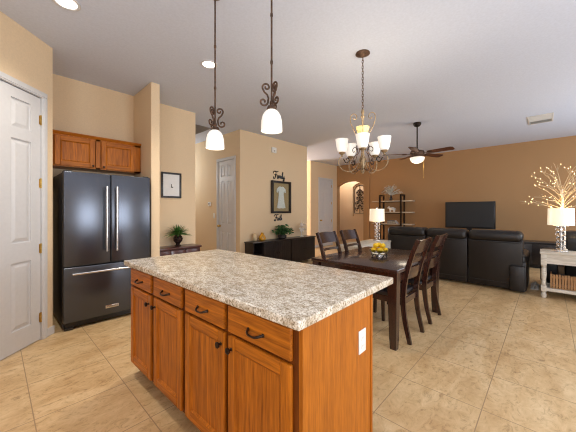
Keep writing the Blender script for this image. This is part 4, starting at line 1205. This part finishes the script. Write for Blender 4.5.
# chandelier
HCX, HCY = 2.785, 1.486
cz = lambda z: z-CZ
cl = thing('chandelier', (HCX, HCY, CZ), 'five light scrolled iron chandelier with white glass shades over the dining table', 'chandelier')
MB().lathe([(0, 0), (0.075, 0), (0.078, -0.01), (0.055, -0.022), (0.03, -0.035), (0.012, -0.045), (0, -0.047)], 28).build('canopy', 'bronze', cl)
b = MB(); z = -0.045; k = 0
while z > cz(2.43):
    pts = []
    for i in range(12):
        a = 2*PI*i/12; u, v = 0.010*math.cos(a), 0.021*math.sin(a)
        pts.append((u, 0, z-0.018+v) if k % 2 == 0 else (0, u, z-0.018+v))
    b.tube(pts, 0.0032, 6, closed=True); z -= 0.031; k += 1
b.build('chain', 'bronze', cl)
MB().lathe([(0, cz(2.44)), (0.012, cz(2.43)), (0.018, cz(2.40)), (0.012, cz(2.37)), (0.024, cz(2.35)), (0.012, cz(2.33)), (0.010, cz(2.2)), (0.012, cz(2.10)), (0.028, cz(2.07)), (0.014, cz(2.02)), (0.016, cz(1.95)), (0.024, cz(1.90)), (0.028, cz(1.86)), (0.018, cz(1.80)), (0.014, cz(1.77)), (0.020, cz(1.745)), (0.008, cz(1.72)), (0, cz(1.715))], 22).build('column', 'gold', cl)
MB().lathe([(0.02, cz(2.15)), (0.05, cz(2.165)), (0.068, cz(2.20)), (0.072, cz(2.235)), (0.066, cz(2.235)), (0.06, cz(2.20)), (0.02, cz(2.17))], 26).build('cup', 'amber', cl)
base_a = math.atan2(-HCY, -HCX)          # one arm points towards the photograph's side
for i in range(5):
    a = base_a+i*2*PI/5
    R = Matrix.Rotation(a, 4, 'Z')
    top = [(0.030, cz(2.10)), (0.085, cz(2.19)), (0.128, cz(2.29)), (0.130, cz(2.36)), (0.10, cz(2.39)), (0.068, cz(2.37)), (0.066, cz(2.335)), (0.088, cz(2.325)), (0.098, cz(2.345))]
    MB().tube(bez([(x, 0, z) for x, z in top], 5), 0.0048, 8, mat=Matrix.Rotation(base_a+PI/2+i*PI/2, 4, 'Z')).build('upper_scroll', 'gold', cl) if i < 4 else None
    arm = [(0.020, cz(1.91)), (0.065, cz(1.80)), (0.135, cz(1.745)), (0.215, cz(1.758)), (0.262, cz(1.81)), (0.266, cz(1.87)), (0.244, cz(1.905)), (0.232, cz(1.92))]
    ar = MB().tube(bez([(x, 0, z) for x, z in arm], 6), 0.0050, 8, mat=R).build('arm', 'gold', cl)
    c2 = [(0.02, cz(1.78)), (0.085, cz(1.75)), (0.125, cz(1.81)), (0.105, cz(1.90)), (0.062, cz(1.955)), (0.058, cz(2.00)), (0.088, cz(2.025)), (0.115, cz(2.00)), (0.105, cz(1.97)), (0.086, cz(1.978))]
    MB().tube(bez([(x, 0, z) for x, z in c2], 5), 0.0042, 7, mat=R @ RZ(0.62)).build('lower_scroll', 'bronze', cl)
    c3 = [(0.215, cz(1.885)), (0.185, cz(1.84)), (0.15, cz(1.86)), (0.165, cz(1.895)), (0.185, cz(1.875))]
    MB().tube(bez([(x, 0, z) for x, z in c3], 4), 0.005, 6, mat=R).build('curl', 'darkmetal', ar)
    MB().lathe([(0, cz(1.905)), (0.012, cz(1.91)), (0.010, cz(1.925)), (0.030, cz(1.94)), (0.036, cz(1.952)), (0.028, cz(1.958)), (0, cz(1.958))], 18, (0.232, 0, 0), mat=R).build('shade_cup', 'gold', ar)
    prof = [(0.028, cz(1.952)), (0.042, cz(1.96)), (0.053, cz(1.985)), (0.061, cz(2.03)), (0.066, cz(2.07)), (0.070, cz(2.095))]
    MB().lathe(prof+[(r-0.004, z) for r, z in prof[::-1]]+[prof[0]], 28, (0.232, 0, 0), mat=R).build('shade', 'shade', ar)
    p = Vector((HCX, HCY, CZ)) + R @ Vector((0.232, 0, cz(2.05)))
    point('chandelier_bulb', p, 3.8, (1.0, 0.87, 0.68), 0.02)

# ceiling fan
FNX, FNY = 5.74, 1.883
fn = thing('ceiling_fan', (FNX, FNY, CZ), 'dark bronze ceiling fan with five blades and a lit bowl above the sofa', 'fan')
MB().lathe([(0, 0), (0.07, 0), (0.075, -0.03), (0.055, -0.065), (0.02, -0.08), (0, -0.082)], 28).build('canopy', 'darkmetal', fn)
MB().tube([(0, 0, -0.075), (0, 0, cz(2.50))], 0.013, 12).build('downrod', 'darkmetal', fn)
MB().lathe([(0, cz(2.53)), (0.03, cz(2.525)), (0.05, cz(2.50)), (0.12, cz(2.49)), (0.135, cz(2.46)), (0.13, cz(2.42)), (0.10, cz(2.395)), (0.10, cz(2.37)), (0, cz(2.37))], 32).build('motor', 'bronze', fn)
MB().lathe([(0.10, cz(2.369)), (0.135, cz(2.36)), (0.13, cz(2.32)), (0.10, cz(2.28)), (0.06, cz(2.258)), (0.015, cz(2.25)), (0, cz(2.25))], 32).build('light_bowl', 'bowl', fn)
cam_r = -YAW                                # direction of the picture's right in plan
for i in range(5):
    a = math.radians(22+72*i)-YAW
    R = Matrix.Rotation(a, 4, 'Z')
    ir = MB().box(0.10, 0.24, -0.014, 0.014, cz(2.428), cz(2.436), bev=0.003, mat=R); ir.box(0.20, 0.28, -0.045, 0.045, cz(2.428), cz(2.434), bev=0.003, mat=R)
    ir = ir.build('blade_iron', 'bronze', fn)
    pitch = Matrix.Translation((0, 0, cz(2.442))) @ Matrix.Rotation(math.radians(-12), 4, 'X')
    pl_ = [(0.20, -0.055), (0.24, -0.062), (0.62, -0.075), (0.655, -0.055), (0.66, 0.0), (0.655, 0.055), (0.62, 0.075), (0.24, 0.062), (0.20, 0.055)]
    MB().prism(pl_, 'Z', -0.004, 0.004, mat=R @ pitch).build('blade', 'fanblade', fn)
b = MB().tube([(0.03, -0.06, cz(2.37)), (0.06, -0.10, cz(2.30)), (0.06, -0.10, cz(1.98))], 0.002, 5); b.lathe([(0, 0), (0.009, 0.012), (0.005, 0.03), (0, 0.034)], 10, (0.06, -0.10, cz(1.95)))
b.build('pull_chain', 'brass', fn)
point('fan_bulb', (FNX, FNY, 2.19), 7, (1.0, 0.87, 0.68), 0.14)

# ceiling vents
def vent(loc, rz, W_, D_, label, mat, n, flip=1.0):
    t = thing('ceiling_vent', loc, label, 'vent', None, rz)
    b = MB()
    for x0, x1, y0, y1 in ((-W_/2, W_/2, -D_/2, -D_/2+0.025), (-W_/2, W_/2, D_/2-0.025, D_/2), (-W_/2, -W_/2+0.025, -D_/2+0.025, D_/2-0.025), (W_/2-0.025, W_/2, -D_/2+0.025, D_/2-0.025)):
        b.box(x0, x1, y0, y1, -0.012, 0, bev=0.003)
    b.build('frame', mat, t)
    MB().box(-W_/2+0.02, W_/2-0.02, -D_/2+0.02, D_/2-0.02, -0.002, 0).build('duct', 'ventdark', t, smooth=0)
    b = MB()
    for k in range(n):
        x = -W_/2+0.03+(W_-0.06)*(k+0.5)/n
        b.box(-0.011, 0.011, -D_/2+0.026, D_/2-0.026, -0.001, 0.001, mat=T(x, 0, -0.009) @ Matrix.Rotation(math.radians(38 if k < n*flip else -42), 4, 'Y'))
    b.build('louvres', mat, t, smooth=0)
    return t
vent((7.08, 0.10, CZ), 0, 0.62, 0.36, 'white louvred ceiling vent above the television side of the living room', 'vent', 16, 0.62)
vent((2.84, 5.535, CZ), PI/2, 0.75, 0.60, 'dark slatted return air grille in the hall ceiling behind the left pendant', 'ventgrey', 18)
# warm lamp of the far hall, lighting the closet's side wall; fixture added, unseen
tag(MB().lathe([(0, 0), (0.15, 0), (0.14, -0.05), (0.09, -0.09), (0, -0.10)], 28).build('hall_light_added', 'bowl', loc=(6.75, 6.6, CZ)), 'added flush white glass ceiling light, unseen in the far hall', 'ceiling light')
point('hall_lamp', (6.75, 6.6, CZ-0.18), 35, (1.0, 0.72, 0.42), 0.08)
point('passage_fill', (9.8, 5.9, 2.85), 30, (1.0, 0.97, 0.93), 0.08)  # added fill that brightens the passage, no lamp seen there
point('hall_fill', (2.95, 7.3, 2.3), 38, (0.70, 0.85, 1.0), 0.25)  # added cool fill for the hall by the door, no lamp seen
